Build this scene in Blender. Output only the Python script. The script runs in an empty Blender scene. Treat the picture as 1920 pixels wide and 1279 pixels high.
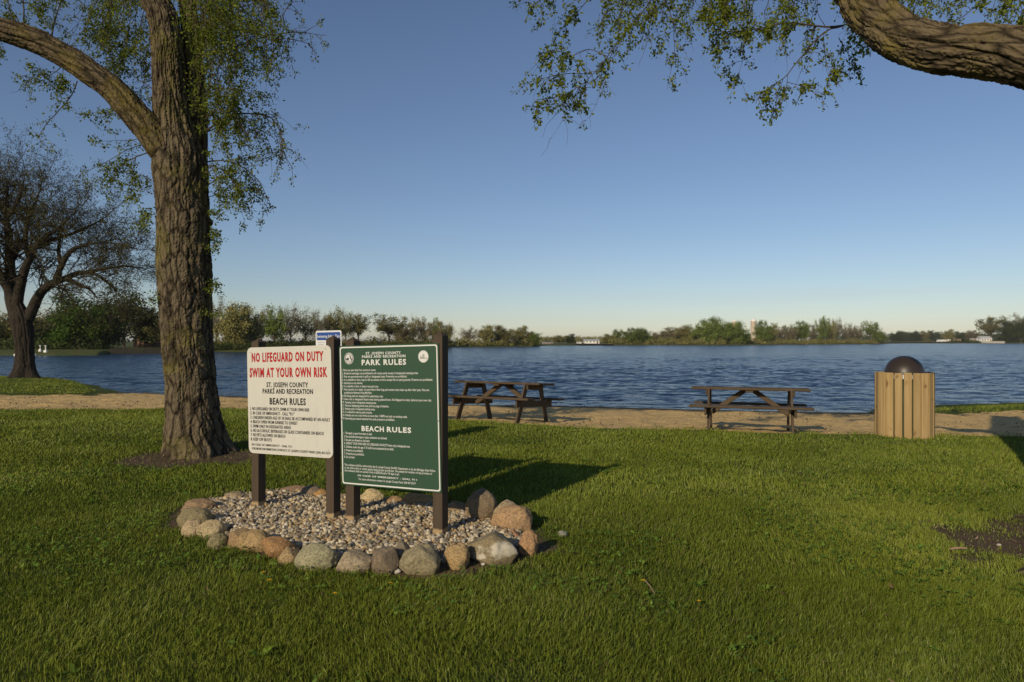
import bpy, math, random
import numpy as np
from mathutils import Vector, Matrix

# ------------------------------------------------------------------ camera, sky, sun, exposure
scene = bpy.context.scene
C = scene.collection
F = 1280.0            # focal length in photo pixels (24 mm on a 36 mm sensor, 1920 px wide)
CAMZ = 1.61
cam_d = bpy.data.cameras.new('camera'); cam = bpy.data.objects.new('camera', cam_d); C.objects.link(cam)
cam.location = (0, 0, CAMZ); cam.rotation_euler = (math.radians(90), 0, 0)
cam_d.lens = 24.0; cam_d.sensor_width = 36.0; cam_d.clip_end = 20000; cam_d.clip_start = 0.05
cam_d.dof.use_dof = True; cam_d.dof.focus_distance = 6.2; cam_d.dof.aperture_fstop = 3.5
scene.camera = cam

SUN_AZ = math.radians(31.0)      # shadows run 31 deg to the right of straight ahead
SUN_EL = math.radians(23.5)
world = bpy.data.worlds.new('World'); scene.world = world; world.use_nodes = True
wn = world.node_tree; wn.nodes.clear()
wout = wn.nodes.new('ShaderNodeOutputWorld'); wbg = wn.nodes.new('ShaderNodeBackground')
sky = wn.nodes.new('ShaderNodeTexSky'); sky.sky_type = 'NISHITA'; sky.sun_disc = False
sky.sun_elevation = SUN_EL; sky.sun_rotation = math.pi + SUN_AZ
sky.air_density = 1.0; sky.dust_density = 0.2; sky.ozone_density = 2.2
wbg.inputs['Strength'].default_value = 0.077
# a few thin cloud streaks low over the horizon
wtc = wn.nodes.new('ShaderNodeTexCoord'); wmap = wn.nodes.new('ShaderNodeMapping')
wmap.inputs['Scale'].default_value = (2.2, 2.2, 38.0); wmap.inputs['Location'].default_value = (0.3, 0.1, 0.4)
wnz = wn.nodes.new('ShaderNodeTexNoise'); wnz.inputs['Scale'].default_value = 1.0; wnz.inputs['Detail'].default_value = 5
wr = wn.nodes.new('ShaderNodeValToRGB'); wr.color_ramp.elements[0].position = 0.52; wr.color_ramp.elements[1].position = 0.74
wsep = wn.nodes.new('ShaderNodeSeparateXYZ')
wband = wn.nodes.new('ShaderNodeValToRGB')
e = wband.color_ramp.elements; e[0].position = 0.0; e[0].color = (0, 0, 0, 1); e[1].position = 0.03; e[1].color = (0.5, 0.5, 0.5, 1)
for p, v in ((0.065, 0.8), (0.10, 0.0)):
    q = e.new(p); q.color = (v, v, v, 1)
wmul = wn.nodes.new('ShaderNodeMath'); wmul.operation = 'MULTIPLY'
wmul2 = wn.nodes.new('ShaderNodeMath'); wmul2.operation = 'MULTIPLY'; wmul2.inputs[1].default_value = 0.22
wmix = wn.nodes.new('ShaderNodeMix'); wmix.data_type = 'RGBA'
wmix.inputs[7].default_value = (6.5, 6.2, 6.3, 1)
L = wn.links.new
L(wtc.outputs['Generated'], wmap.inputs[0]); L(wmap.outputs[0], wnz.inputs['Vector']); L(wnz.outputs['Fac'], wr.inputs[0])
L(wtc.outputs['Generated'], wsep.inputs[0]); L(wsep.outputs[2], wband.inputs[0])
L(wr.outputs[0], wmul.inputs[0]); L(wband.outputs[0], wmul.inputs[1]); L(wmul.outputs[0], wmul2.inputs[0]); L(wmul2.outputs[0], wmix.inputs[0])
whs = wn.nodes.new('ShaderNodeHueSaturation'); whs.inputs['Saturation'].default_value = .96
L(sky.outputs[0], whs.inputs['Color']); wwb = wn.nodes.new('ShaderNodeMix'); wwb.data_type = 'RGBA'; wwb.blend_type = 'MULTIPLY'; wwb.inputs[0].default_value = 1.0; wwb.inputs[7].default_value = (.955, .975, 1.09, 1)
L(whs.outputs[0], wwb.inputs[6]); L(wwb.outputs[2], wmix.inputs[6]); L(wmix.outputs[2], wbg.inputs['Color']); L(wbg.outputs[0], wout.inputs[0])

sun_d = bpy.data.lights.new('sun', 'SUN'); sun = bpy.data.objects.new('sun', sun_d); C.objects.link(sun)
sun_d.energy = 3.5; sun_d.angle = math.radians(0.5); sun_d.color = (1.0, 0.85, 0.62)
sdir = Vector((math.sin(SUN_AZ)*math.cos(SUN_EL), math.cos(SUN_AZ)*math.cos(SUN_EL), -math.sin(SUN_EL)))
sun.rotation_euler = sdir.to_track_quat('-Z', 'Y').to_euler(); sun.location = (-20, -30, 20)
scene.view_settings.view_transform = 'Standard'; scene.view_settings.look = 'None'
scene.view_settings.exposure = 0.0; scene.view_settings.gamma = 1.0
scene.render.engine = 'CYCLES'
scene.cycles.use_denoising = True
scene.cycles.max_bounces = 6; scene.cycles.diffuse_bounces = 3; scene.cycles.transmission_bounces = 3; scene.cycles.transparent_max_bounces = 4

R = random.Random(11); rng = np.random.default_rng(11)

# ------------------------------------------------------------------ helpers
def tag(o, label=None, cat=None, group=None, kind=None):
    if label: o['label'] = label
    if cat: o['category'] = cat
    if group: o['group'] = group
    if kind: o['kind'] = kind
    return o

def empty(name, loc=(0, 0, 0), rz=0.0):
    o = bpy.data.objects.new(name, None); C.objects.link(o); o.location = loc; o.rotation_euler = (0, 0, rz)
    o.empty_display_size = 0.1
    return o

def link(name, me, parent=None, loc=None):
    o = bpy.data.objects.new(name, me); C.objects.link(o)
    if parent is not None: o.parent = parent
    if loc is not None: o.location = loc
    return o

class MB:
    """collects vertices / faces (any mix of face sizes), builds ONE mesh"""
    def __init__(s): s.v = []; s.f = []; s.n = 0; s.col = []; s.vec = []
    def add(s, V, Fs, mat=0, col=None, vec=None):
        V = np.asarray(V, float).reshape(-1, 3)
        for Fa in (Fs if isinstance(Fs, list) and len(Fs) and isinstance(Fs[0], np.ndarray) and Fs[0].ndim == 2 else [np.asarray(Fs)]):
            if len(Fa): s.f.append((Fa.astype(np.int64) + s.n, mat))
        s.v.append(V); s.n += len(V)
        c = np.ones((len(V), 4)) if col is None else np.broadcast_to(np.asarray(col, float), (len(V), 4))
        s.col.append(c)
        s.vec.append(np.zeros((len(V), 3)) if vec is None else vec)
    def poly(s, V, polys, mat=0, col=None):
        V = np.asarray(V, float).reshape(-1, 3)
        for p in polys: s.f.append((np.array([p], np.int64) + s.n, mat))
        s.v.append(V); s.n += len(V)
        s.col.append(np.ones((len(V), 4)) if col is None else np.broadcast_to(np.asarray(col, float), (len(V), 4)))
        s.vec.append(np.zeros((len(V), 3)))
    def box(s, x0, x1, y0, y1, z0, z1, M=None, mat=0, bev=0.0):
        b = min(bev, (x1-x0)/3, (y1-y0)/3, (z1-z0)/3)
        if b <= 0:
            V = np.array([[x, y, z] for z in (z0, z1) for y in (y0, y1) for x in (x0, x1)], float)
            Fq = np.array([[0, 2, 3, 1], [4, 5, 7, 6], [0, 1, 5, 4], [2, 6, 7, 3], [0, 4, 6, 2], [1, 3, 7, 5]])
            if M is not None: V = V @ np.array(M.to_3x3()).T + np.array(M.translation)
            s.add(V, Fq, mat); return
        bm = bmesh.new(); bmesh.ops.create_cube(bm, size=1)
        for v in bm.verts:
            v.co = Vector(((x0+x1)/2 + v.co.x*(x1-x0), (y0+y1)/2 + v.co.y*(y1-y0), (z0+z1)/2 + v.co.z*(z1-z0)))
        bmesh.ops.bevel(bm, geom=bm.edges[:], offset=b, segments=1, affect='EDGES')
        if M is not None: bm.transform(M)
        s.bm(bm, mat)
    def bm(s, bm, mat=0):
        bm.verts.index_update()
        V = np.array([v.co[:] for v in bm.verts])
        g = {}
        for f in bm.faces: g.setdefault(len(f.verts), []).append([v.index for v in f.verts])
        s.add(V, [np.array(x) for x in g.values()], mat); bm.free()
    def mesh(s, name, mats, smooth=False):
        V = np.concatenate(s.v); me = bpy.data.meshes.new(name)
        me.vertices.add(len(V)); me.vertices.foreach_set('co', V.astype(np.float32).ravel())
        loops = np.concatenate([f.ravel() for f, m in s.f]).astype(np.int32)
        sizes = np.concatenate([np.full(len(f), f.shape[1]) for f, m in s.f])
        mi = np.concatenate([np.full(len(f), m) for f, m in s.f]).astype(np.int32)
        starts = np.concatenate([[0], np.cumsum(sizes)[:-1]]).astype(np.int32)
        me.loops.add(len(loops)); me.loops.foreach_set('vertex_index', loops)
        me.polygons.add(len(sizes)); me.polygons.foreach_set('loop_start', starts)
        me.polygons.foreach_set('material_index', mi)
        me.polygons.foreach_set('use_smooth', np.full(len(sizes), smooth))
        a = me.attributes.new('Col', 'FLOAT_COLOR', 'POINT'); a.data.foreach_set('color', np.concatenate(s.col).astype(np.float32).ravel())
        vec = np.concatenate(s.vec)
        if np.abs(vec).max() > 0:
            a = me.attributes.new('bark', 'FLOAT_VECTOR', 'POINT'); a.data.foreach_set('vector', vec.astype(np.float32).ravel())
        me.update(calc_edges=True); me.validate()
        for m in (mats if isinstance(mats, (list, tuple)) else [mats]): me.materials.append(m)
        return me
    def build(s, name, mats, parent=None, loc=None, smooth=False):
        return link(name, s.mesh(name, mats, smooth), parent, loc)

import bmesh

def _h(i, j, k):
    n = (i*374761393 + j*668265263 + k*2147483647*0 + k*1274126177) & 0xFFFFFFFF
    n = ((n ^ (n >> 13)) * 1274126177) & 0xFFFFFFFF
    return ((n ^ (n >> 16)) & 0xFFFF) / 32767.5 - 1.0
def vnoise(P):
    """smooth value noise in -1..1, vectorised"""
    P = np.asarray(P, float); I = np.floor(P).astype(np.int64); f = P - I; f = f*f*(3-2*f)
    out = 0
    for a in (0, 1):
        for b in (0, 1):
            for c in (0, 1):
                w = (f[:, 0] if a else 1-f[:, 0])*(f[:, 1] if b else 1-f[:, 1])*(f[:, 2] if c else 1-f[:, 2])
                out = out + w*_h(I[:, 0]+a, I[:, 1]+b, I[:, 2]+c)
    return out
def fbm(P, o=4):
    s = 0; a = 1; t = 0
    for k in range(o): s = s + a*vnoise(np.asarray(P)*2**k + 17.3*k); t += a; a *= .5
    return s/t
def n2(x, y, f=1.0, o=3, seed=0):
    x = np.asarray(x, float); sh = x.shape
    P = np.stack([x.ravel()*f, np.asarray(y, float).ravel()*f, np.full(x.size, seed*7.7+.5)], 1)
    return fbm(P, o).reshape(sh)

# ------------------------------------------------------------------ materials
def newmat(name):
    m = bpy.data.materials.new(name); m.use_nodes = True; nt = m.node_tree; nt.nodes.clear()
    return m, nt
def N(nt, t, **kw):
    n = nt.nodes.new(t)
    for k, v in kw.items():
        if k.startswith('i_'): n.inputs[k[2:].replace('_', ' ')].default_value = v
        else: setattr(n, k, v)
    return n
def mixc(nt, fac, a, b, blend='MIX'):
    m = nt.nodes.new('ShaderNodeMix'); m.data_type = 'RGBA'; m.blend_type = blend
    for i, v in ((0, fac), (6, a), (7, b)):
        if hasattr(v, 'links') or hasattr(v, 'is_linked'): nt.links.new(v, m.inputs[i])
        else: m.inputs[i].default_value = v if i == 0 or len(v) == 4 else (*v, 1)
    return m.outputs[2]
def ramp(nt, src, stops):
    r = nt.nodes.new('ShaderNodeValToRGB'); e = r.color_ramp.elements
    while len(e) > 1: e.remove(e[0])
    first = True
    for p, c in stops:
        q = e[0] if first else e.new(p); q.position = p; first = False
        q.color = (c, c, c, 1) if not hasattr(c, '__len__') else (*c, 1)
    nt.links.new(src, r.inputs[0]); return r.outputs[0]
def noise(nt, vec, scale, detail=4, rough=.55, sc3=None):
    n = N(nt, 'ShaderNodeTexNoise'); n.inputs['Scale'].default_value = scale; n.inputs['Detail'].default_value = detail; n.inputs['Roughness'].default_value = rough
    if vec is not None:
        if sc3 is not None:
            mp = N(nt, 'ShaderNodeMapping'); mp.inputs['Scale'].default_value = sc3; nt.links.new(vec, mp.inputs[0]); vec = mp.outputs[0]
        nt.links.new(vec, n.inputs['Vector'])
    return n.outputs['Fac']
def bump(nt, h, strength, dist, normal=None):
    b = N(nt, 'ShaderNodeBump'); b.inputs['Strength'].default_value = strength; b.inputs['Distance'].default_value = dist
    nt.links.new(h, b.inputs['Height'])
    if normal is not None: nt.links.new(normal, b.inputs['Normal'])
    return b.outputs[0]
def principled(nt, col, rough=.8, normal=None, spec=.3, metal=0.0):
    p = N(nt, 'ShaderNodeBsdfPrincipled'); o = N(nt, 'ShaderNodeOutputMaterial')
    for sock, v in (('Base Color', col), ('Roughness', rough)):
        if hasattr(v, 'is_linked'): nt.links.new(v, p.inputs[sock])
        else: p.inputs[sock].default_value = (*v, 1) if hasattr(v, '__len__') else v
    p.inputs['Specular IOR Level'].default_value = spec; p.inputs['Metallic'].default_value = metal
    if normal is not None: nt.links.new(normal, p.inputs['Normal'])
    nt.links.new(p.outputs[0], o.inputs[0]); return p
def objco(nt): return N(nt, 'ShaderNodeTexCoord').outputs['Object']
def worldco(nt): return N(nt, 'ShaderNodeNewGeometry').outputs['Position']

def plain(name, col, rough=.6, var=.15, scale=6., bumpd=0.0, spec=.3, metal=0.0):
    m, nt = newmat(name); co = objco(nt)
    f = noise(nt, co, scale, 5)
    c = mixc(nt, f, tuple(x*(1-var) for x in col), tuple(min(1, x*(1+var)) for x in col))
    nm = bump(nt, noise(nt, co, scale*6, 3), .5, bumpd) if bumpd else None
    principled(nt, c, rough, nm, spec, metal); return m

def leafmat(name, c1, c2, trans=.2, rand=.22):
    m, nt = newmat(name)
    at = N(nt, 'ShaderNodeAttribute', attribute_name='Col')
    sep = N(nt, 'ShaderNodeSeparateColor'); nt.links.new(at.outputs['Color'], sep.inputs[0])
    c = mixc(nt, sep.outputs[0], c1, c2)
    oi = N(nt, 'ShaderNodeObjectInfo')
    hs = N(nt, 'ShaderNodeHueSaturation')
    mr = N(nt, 'ShaderNodeMapRange'); mr.inputs[3].default_value = 1-rand; mr.inputs[4].default_value = 1+rand
    nt.links.new(oi.outputs['Random'], mr.inputs[0]); nt.links.new(mr.outputs[0], hs.inputs['Value']); nt.links.new(c, hs.inputs['Color'])
    d = N(nt, 'ShaderNodeBsdfDiffuse'); t = N(nt, 'ShaderNodeBsdfTranslucent'); ms = N(nt, 'ShaderNodeMixShader'); ms.inputs[0].default_value = trans
    o = N(nt, 'ShaderNodeOutputMaterial')
    nt.links.new(hs.outputs[0], d.inputs[0]); nt.links.new(hs.outputs[0], t.inputs[0])
    nt.links.new(d.outputs[0], ms.inputs[1]); nt.links.new(t.outputs[0], ms.inputs[2]); nt.links.new(ms.outputs[0], o.inputs[0])
    return m

def barkmat(name, dark, light, lichen, lich_amt=.5, scale=9.):
    m, nt = newmat(name)
    at = N(nt, 'ShaderNodeAttribute', attribute_name='bark').outputs['Vector']
    mp = N(nt, 'ShaderNodeMapping'); mp.inputs['Scale'].default_value = (1, 1, .22); nt.links.new(at, mp.inputs[0])
    wob = N(nt, 'ShaderNodeTexNoise'); wob.inputs['Scale'].default_value = 5; nt.links.new(mp.outputs[0], wob.inputs['Vector'])
    vm = N(nt, 'ShaderNodeVectorMath', operation='MULTIPLY_ADD'); vm.inputs[1].default_value = (.12, .12, .12)
    nt.links.new(wob.outputs['Color'], vm.inputs[0]); nt.links.new(mp.outputs[0], vm.inputs[2])
    vo = N(nt, 'ShaderNodeTexVoronoi', feature='DISTANCE_TO_EDGE'); vo.inputs['Scale'].default_value = scale*1.4; nt.links.new(vm.outputs[0], vo.inputs['Vector'])
    fine = noise(nt, mp.outputs[0], scale*6, 6, .65)
    crack = ramp(nt, vo.outputs['Distance'], [(0, 0), (.16, 1)])
    c = mixc(nt, crack, tuple(x*.6 for x in dark), light)
    c = mixc(nt, ramp(nt, fine, [(.3, .0), (.75, .8)]), c, dark)
    lf = noise(nt, at, 2.2, 6, .65)
    c = mixc(nt, ramp(nt, lf, [(.52, 0), (.68, lich_amt)]), c, lichen)
    h = mixc(nt, .45, crack, fine)
    principled(nt, c, .95, bump(nt, h, .8, .02), .1)
    return m

M = {}
M['bark'] = barkmat('bark', (.034, .026, .017), (.185, .145, .09), (.16, .14, .035), .6)
M['bark_limb'] = barkmat('bark_limb', (.034, .026, .016), (.17, .13, .075), (.19, .15, .03), .5)
M['bark_dark'] = plain('bark_dark', (.032, .025, .017), .95, .4, 3)
M['twig'] = plain('twig', (.07, .052, .03), .9, .3, 4)
M['twig_far'] = plain('twig_far', (.10, .08, .058), .9, .3, 4)
M['trunk_far'] = plain('trunk_far', (.13, .105, .08), .9, .3, 4)
M['leaf'] = leafmat('leaf', (.085, .122, .017), (.22, .25, .036), .4, 0)
M['leaf_bud'] = leafmat('leaf_bud', (.055, .055, .02), (.14, .13, .045), .3, 0)
M['far_olive'] = leafmat('far_olive', (.15, .14, .042), (.29, .265, .095))
M['far_green'] = leafmat('far_green', (.10, .145, .025), (.22, .27, .06))
M['far_brown'] = leafmat('far_brown', (.165, .145, .08), (.28, .245, .14))
M['far_dark'] = leafmat('far_dark', (.038, .05, .016), (.085, .105, .032))
M['far_bright'] = leafmat('far_bright', (.026, .055, .008), (.075, .125, .02))

def grassmat():
    m, nt = newmat('grass_blades')
    at = N(nt, 'ShaderNodeAttribute', attribute_name='Col')
    d = N(nt, 'ShaderNodeBsdfDiffuse'); t = N(nt, 'ShaderNodeBsdfTranslucent'); g = N(nt, 'ShaderNodeBsdfGlossy'); g.inputs['Roughness'].default_value = .45
    g.inputs[0].default_value = (.8, .8, .7, 1)
    ms = N(nt, 'ShaderNodeMixShader'); ms.inputs[0].default_value = .18; ms2 = N(nt, 'ShaderNodeMixShader'); ms2.inputs[0].default_value = .025
    o = N(nt, 'ShaderNodeOutputMaterial')
    nt.links.new(at.outputs['Color'], d.inputs[0]); nt.links.new(at.outputs['Color'], t.inputs[0])
    nt.links.new(d.outputs[0], ms.inputs[1]); nt.links.new(t.outputs[0], ms.inputs[2])
    nt.links.new(ms.outputs[0], ms2.inputs[1]); nt.links.new(g.outputs[0], ms2.inputs[2]); nt.links.new(ms2.outputs[0], o.inputs[0])
    return m
M['grass'] = grassmat()

def lawnmat():
    m, nt = newmat('lawn_ground'); co = worldco(nt)
    at = N(nt, 'ShaderNodeAttribute', attribute_name='Col'); sep = N(nt, 'ShaderNodeSeparateColor'); nt.links.new(at.outputs['Color'], sep.inputs[0])
    g = mixc(nt, noise(nt, co, 1.2, 5), (.06, .09, .016), (.10, .13, .025))
    g = mixc(nt, ramp(nt, noise(nt, co, 38, 3), [(.35, 0), (.7, 1)]), g, (.05, .06, .016))
    s = mixc(nt, noise(nt, co, 14, 6), (.075, .05, .03), (.16, .112, .072))
    c = mixc(nt, sep.outputs[1], g, s)
    principled(nt, c, .95, bump(nt, noise(nt, co, 30, 5), .8, .03), .1); return m
M['lawn'] = lawnmat()
def sandmat():
    m, nt = newmat('beach_sand'); co = worldco(nt)
    at = N(nt, 'ShaderNodeAttribute', attribute_name='Col'); sep = N(nt, 'ShaderNodeSeparateColor'); nt.links.new(at.outputs['Color'], sep.inputs[0])
    c = mixc(nt, noise(nt, co, 1.5, 6), (.53, .36, .15), (.71, .50, .215))
    c = mixc(nt, ramp(nt, noise(nt, co, 5, 6, .75), [(.52, 0), (.68, .8)]), c, (.27, .19, .09))
    c = mixc(nt, ramp(nt, noise(nt, co, 26, 4, .7), [(.60, 0), (.70, .7)]), c, (.16, .11, .055))
    c = mixc(nt, sep.outputs[1], c, (.085, .07, .045))
    principled(nt, c, .95, bump(nt, noise(nt, co, 9, 6, .65), .8, .05), .1); return m
M['sand'] = sandmat()
def bankmat():
    m, nt = newmat('far_bank_grass'); co = worldco(nt)
    c = mixc(nt, noise(nt, co, .06, 6), (.075, .085, .025), (.14, .13, .045))
    c = mixc(nt, noise(nt, co, .8, 5), c, (.06, .08, .02)); principled(nt, c, .95, None, .1); return m
M['bank'] = bankmat()
M['field'] = plain('field_stubble', (.33, .25, .12), .95, .2, .02)
def watermat():
    m, nt = newmat('lake_water'); co = worldco(nt)
    n1 = noise(nt, co, 1.0, 3, .5, (.55, 1.0, 1.0)); n2_ = noise(nt, co, 3.2, 3, .55, (.7, 1.0, 1.0)); n3 = noise(nt, co, .16, 2, .5)
    b = bump(nt, n1, 1., .55); b = bump(nt, n2_, 1.0, .12, b)
    c = mixc(nt, n3, (.008, .028, .060), (.011, .034, .070))
    p = principled(nt, c, .18, b, .33); p.inputs['IOR'].default_value = 1.33
    return m
M['water'] = watermat()
def woodmat(name, c1, c2, c3):
    m, nt = newmat(name); co = objco(nt); oi = N(nt, 'ShaderNodeObjectInfo')
    va = N(nt, 'ShaderNodeVectorMath', operation='MULTIPLY_ADD'); va.inputs[1].default_value = (37, 19, 53)
    cmb = N(nt, 'ShaderNodeCombineXYZ')
    for i in range(3): nt.links.new(oi.outputs['Random'], cmb.inputs[i])
    nt.links.new(cmb.outputs[0], va.inputs[0]); nt.links.new(co, va.inputs[2])
    g = noise(nt, va.outputs[0], 24, 6, .6, (1, 1, .05)); k = noise(nt, va.outputs[0], 5, 2, .5, (1.2, 1.2, .8))
    c = mixc(nt, ramp(nt, g, [(.3, 0), (.7, 1)]), c1, c2)
    c = mixc(nt, ramp(nt, k, [(.66, 0), (.74, .8)]), c, c3)
    hs = N(nt, 'ShaderNodeHueSaturation'); mr = N(nt, 'ShaderNodeMapRange'); mr.inputs[3].default_value = .75; mr.inputs[4].default_value = 1.15
    nt.links.new(oi.outputs['Random'], mr.inputs[0]); nt.links.new(mr.outputs[0], hs.inputs['Value']); nt.links.new(c, hs.inputs['Color'])
    principled(nt, hs.outputs[0], .8, bump(nt, g, .4, .004), .2); return m
M['slat'] = woodmat('treated_pine', (.33, .215, .09), (.46, .33, .155), (.14, .075, .03))
def brownpaint():
    m, nt = newmat('brown_stain'); co = objco(nt)
    g = noise(nt, co, 30, 5, .6, (1, 1, .06))
    c = mixc(nt, g, (.04, .028, .018), (.07, .05, .033))
    principled(nt, c, .7, bump(nt, g, .3, .003), .25); return m
M['brown'] = brownpaint()
def tablepaint():
    m, nt = newmat('table_stain'); co = objco(nt)
    g = noise(nt, co, 20, 5, .6, (.08, 1, 1)); w = noise(nt, co, 5, 4)
    c = mixc(nt, g, (.062, .043, .026), (.10, .072, .044)); c = mixc(nt, ramp(nt, w, [(.5, 0), (.8, .5)]), c, (.145, .105, .068))
    principled(nt, c, .75, bump(nt, g, .3, .003), .2); return m
M['table'] = tablepaint()
def postmat():
    m, nt = newmat('post_stain'); co = objco(nt); geo = worldco(nt); sep = N(nt, 'ShaderNodeSeparateXYZ'); nt.links.new(geo, sep.inputs[0])
    g = noise(nt, co, 30, 5, .6, (1, 1, .06))
    c = mixc(nt, g, (.052, .036, .024), (.088, .062, .040))
    ad = N(nt, 'ShaderNodeMath', operation='MULTIPLY_ADD'); ad.inputs[1].default_value = .05; nt.links.new(noise(nt, co, 18, 3), ad.inputs[0]); nt.links.new(sep.outputs[2], ad.inputs[2])
    c = mixc(nt, ramp(nt, ad.outputs[0], [(.105, 1), (.125, 0)]), c, (.36, .25, .13))
    principled(nt, c, .7, bump(nt, g, .3, .003), .25); return m
M['post'] = postmat()
M['white_panel'] = plain('white_panel', (.58, .56, .49), .45, .06, 3)
M['white_sheet'] = plain('white_sheet', (.66,.66,.65), .45, .03, 3)
M['green_panel'] = plain('green_panel', (.030, .072, .040), .45, .10, 2)
M['white_ink'] = plain('white_ink', (.66, .66, .62), .5, .02, 5)
M['red_ink'] = plain('red_ink', (.42, .012, .015), .5, .05, 5)
M['black_ink'] = plain('black_ink', (.02, .018, .016), .5, .05, 5)
M['blue_ink'] = plain('blue_ink', (.02, .07, .28), .5, .05, 5)
M['orange_ink'] = plain('orange_ink', (.55, .16, .05), .5, .05, 5)
M['grey_ink'] = plain('grey_ink', (.32, .32, .31), .5, .05, 5)
M['steel'] = plain('galvanised_steel', (.5, .5, .48), .45, .1, 8, metal=.6)
M['lid'] = plain('brown_plastic', (.034, .024, .016), .42, .12, 3, spec=.45)
M['liner'] = plain('green_drum', (.02, .05, .025), .6, .2, 4)
M['house_white'] = plain('white_siding', (.78, .76, .70), .7, .05, 1)
M['house_tan'] = plain('tan_siding', (.38, .30, .22), .8, .1, 1)
M['house_brick'] = plain('brick_wall', (.25, .14, .09), .9, .2, 2)
M['roof_dark'] = plain('dark_shingle', (.05, .045, .042), .9, .25, 2)
M['roof_brown'] = plain('brown_shingle', (.16, .10, .07), .9, .25, 2)
M['roof_grey'] = plain('grey_roof', (.45, .45, .44), .7, .1, 2)
M['glass_dark'] = plain('window_glass', (.03, .035, .04), .15, .2, 1)
M['silo'] = plain('silo_staves', (.52, .43, .33), .85, .12, .6)
M['stone_wall'] = plain('wall_stone', (.42, .39, .33), .9, .2, 1)
M['dark_wall'] = plain('dark_timber_wall', (.022, .02, .014), .9, .3, 1)
M['yellow'] = plain('dandelion_yellow', (.80, .52, .015), .7, .1, 30)
M['stem'] = plain('flower_stem', (.09, .12, .03), .7, .1, 30)
M['dry_twig'] = plain('dry_twig', (.34, .22, .15), .8, .15, 20)

def panelmat(name, col):
    m, nt = newmat(name); co = objco(nt)
    st = noise(nt, co, 7, 5, .65, (2.2, 2.2, .22)); bl = noise(nt, co, 3.5, 6, .7)
    c = mixc(nt, bl, tuple(x*.93 for x in col), tuple(x*1.05 for x in col)); c = mixc(nt, ramp(nt, st, [(.52, 0), (.75, .28)]), c, tuple(x*.62+.012 for x in col))
    c = mixc(nt, ramp(nt, noise(nt, co, 60, 2), [(.74, 0), (.78, .5)]), c, tuple(x*.4 for x in col))
    principled(nt, c, .5, bump(nt, bl, .15, .004), .3); return m
M['white_panel'] = panelmat('white_panel', (.58, .56, .49)); M['green_panel'] = panelmat('green_panel', (.031, .074, .041))
# ------------------------------------------------------------------ where things are: photo pixel -> place on the ground
GE = np.array([(-60, 15.6), (-20, 15.9), (-11.98, 15.97), (-6.7, 16.2), (-3.5, 15.2), (-1.29, 13.9), (1.18, 12.64), (3.49, 12.4), (4.68, 11.84), (6.2, 11.7), (7.15, 11.5), (8.5, 11.6), (14, 11.8), (60, 13)])
WE = np.array([(-60, 30), (-24, 29.5), (-16.7, 28.4), (-14, 27.6), (-11.2, 26.2), (-6.8, 24.1), (-2.1, 22.5), (1.7, 22), (5.8, 20.8), (8.2, 20.2), (10.5, 19.9), (14.1, 21), (17, 21.8), (30, 23), (60, 25)])
def Yg(x): return np.interp(x, GE[:, 0], GE[:, 1])
def Yw(x): return np.interp(x, WE[:, 0], WE[:, 1])
WATER = -0.5
def gz(x, y):
    x = np.asarray(x, float); y = np.asarray(y, float)
    t = (y - Yg(x))/(Yw(x) - Yg(x))
    return np.where(t <= 0, 0.0, WATER*np.clip(t, 0, 3)**.75)
def at(px, py, Y):
    """the point at depth Y seen at photo pixel (px, py)"""
    return np.array([(px-960)/F*Y, Y, CAMZ-(py-640)/F*Y])
def ground(px, py):
    Y = 5.0
    for k in range(60):
        z = float(gz((px-960)/F*Y, Y)); Y = .5*Y + .5*(CAMZ-z)*F/(py-640)
    return np.array([(px-960)/F*Y, Y, float(gz((px-960)/F*Y, Y))])
def flat(px, py): Y = CAMZ*F/(py-640); return ((px-960)/F*Y, Y)

BED = np.array([flat(*p) for p in [(352, 962), (345, 985), (395, 1002), (450, 1018), (520, 1037), (592, 1056), (670, 1060), (790, 1064), (923, 1045), (985, 1022), (962, 975), (903, 957), (783, 944), (698, 938), (585, 928), (512, 924), (443, 934), (385, 944)]])
def poly_sd(x, y, P):
    """signed distance to polygon (negative inside)"""
    x = np.asarray(x, float); y = np.asarray(y, float); d = np.full(x.shape, 1e9); inside = np.zeros(x.shape, bool)
    for a, b in zip(P, np.roll(P, -1, 0)):
        e = b-a; wx = x-a[0]; wy = y-a[1]; t = np.clip((wx*e[0]+wy*e[1])/(e@e), 0, 1)
        d = np.minimum(d, np.hypot(wx-t*e[0], wy-t*e[1]))
        c = ((a[1] <= y) & (b[1] > y)) | ((b[1] <= y) & (a[1] > y))
        with np.errstate(divide='ignore', invalid='ignore'):
            xi = a[0] + (y-a[1])/(b[1]-a[1])*(b[0]-a[0])
        inside ^= c & (x < xi)
    return np.where(inside, -d, d)
def dirt(x, y):
    """0..1 bare soil: under the sign bed, at the two tree bases"""
    x = np.asarray(x, float); y = np.asarray(y, float); w = .22*n2(x, y, 3.0, 3, 2)
    d = poly_sd(x, y, BED)
    fr = np.clip((x+1.2)/1.4, 0, 1)*np.clip((5.6-y)/.6, 0, 1)
    a = np.clip(1-(d+w*.6-(.09+.20*fr))/.07, 0, 1)
    q = np.hypot((x+4.42)/1.0, (y-9.45)/.95)+w*1.3
    b = np.clip((1.0-q)/.25, 0, 1)
    q2 = np.hypot((x-4.7)/1.5, (y-5.35)/.95)+w*2.0
    c = np.clip((1.0-q2)/.35, 0, 1)
    return np.maximum(np.maximum(a, b), c)

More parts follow.
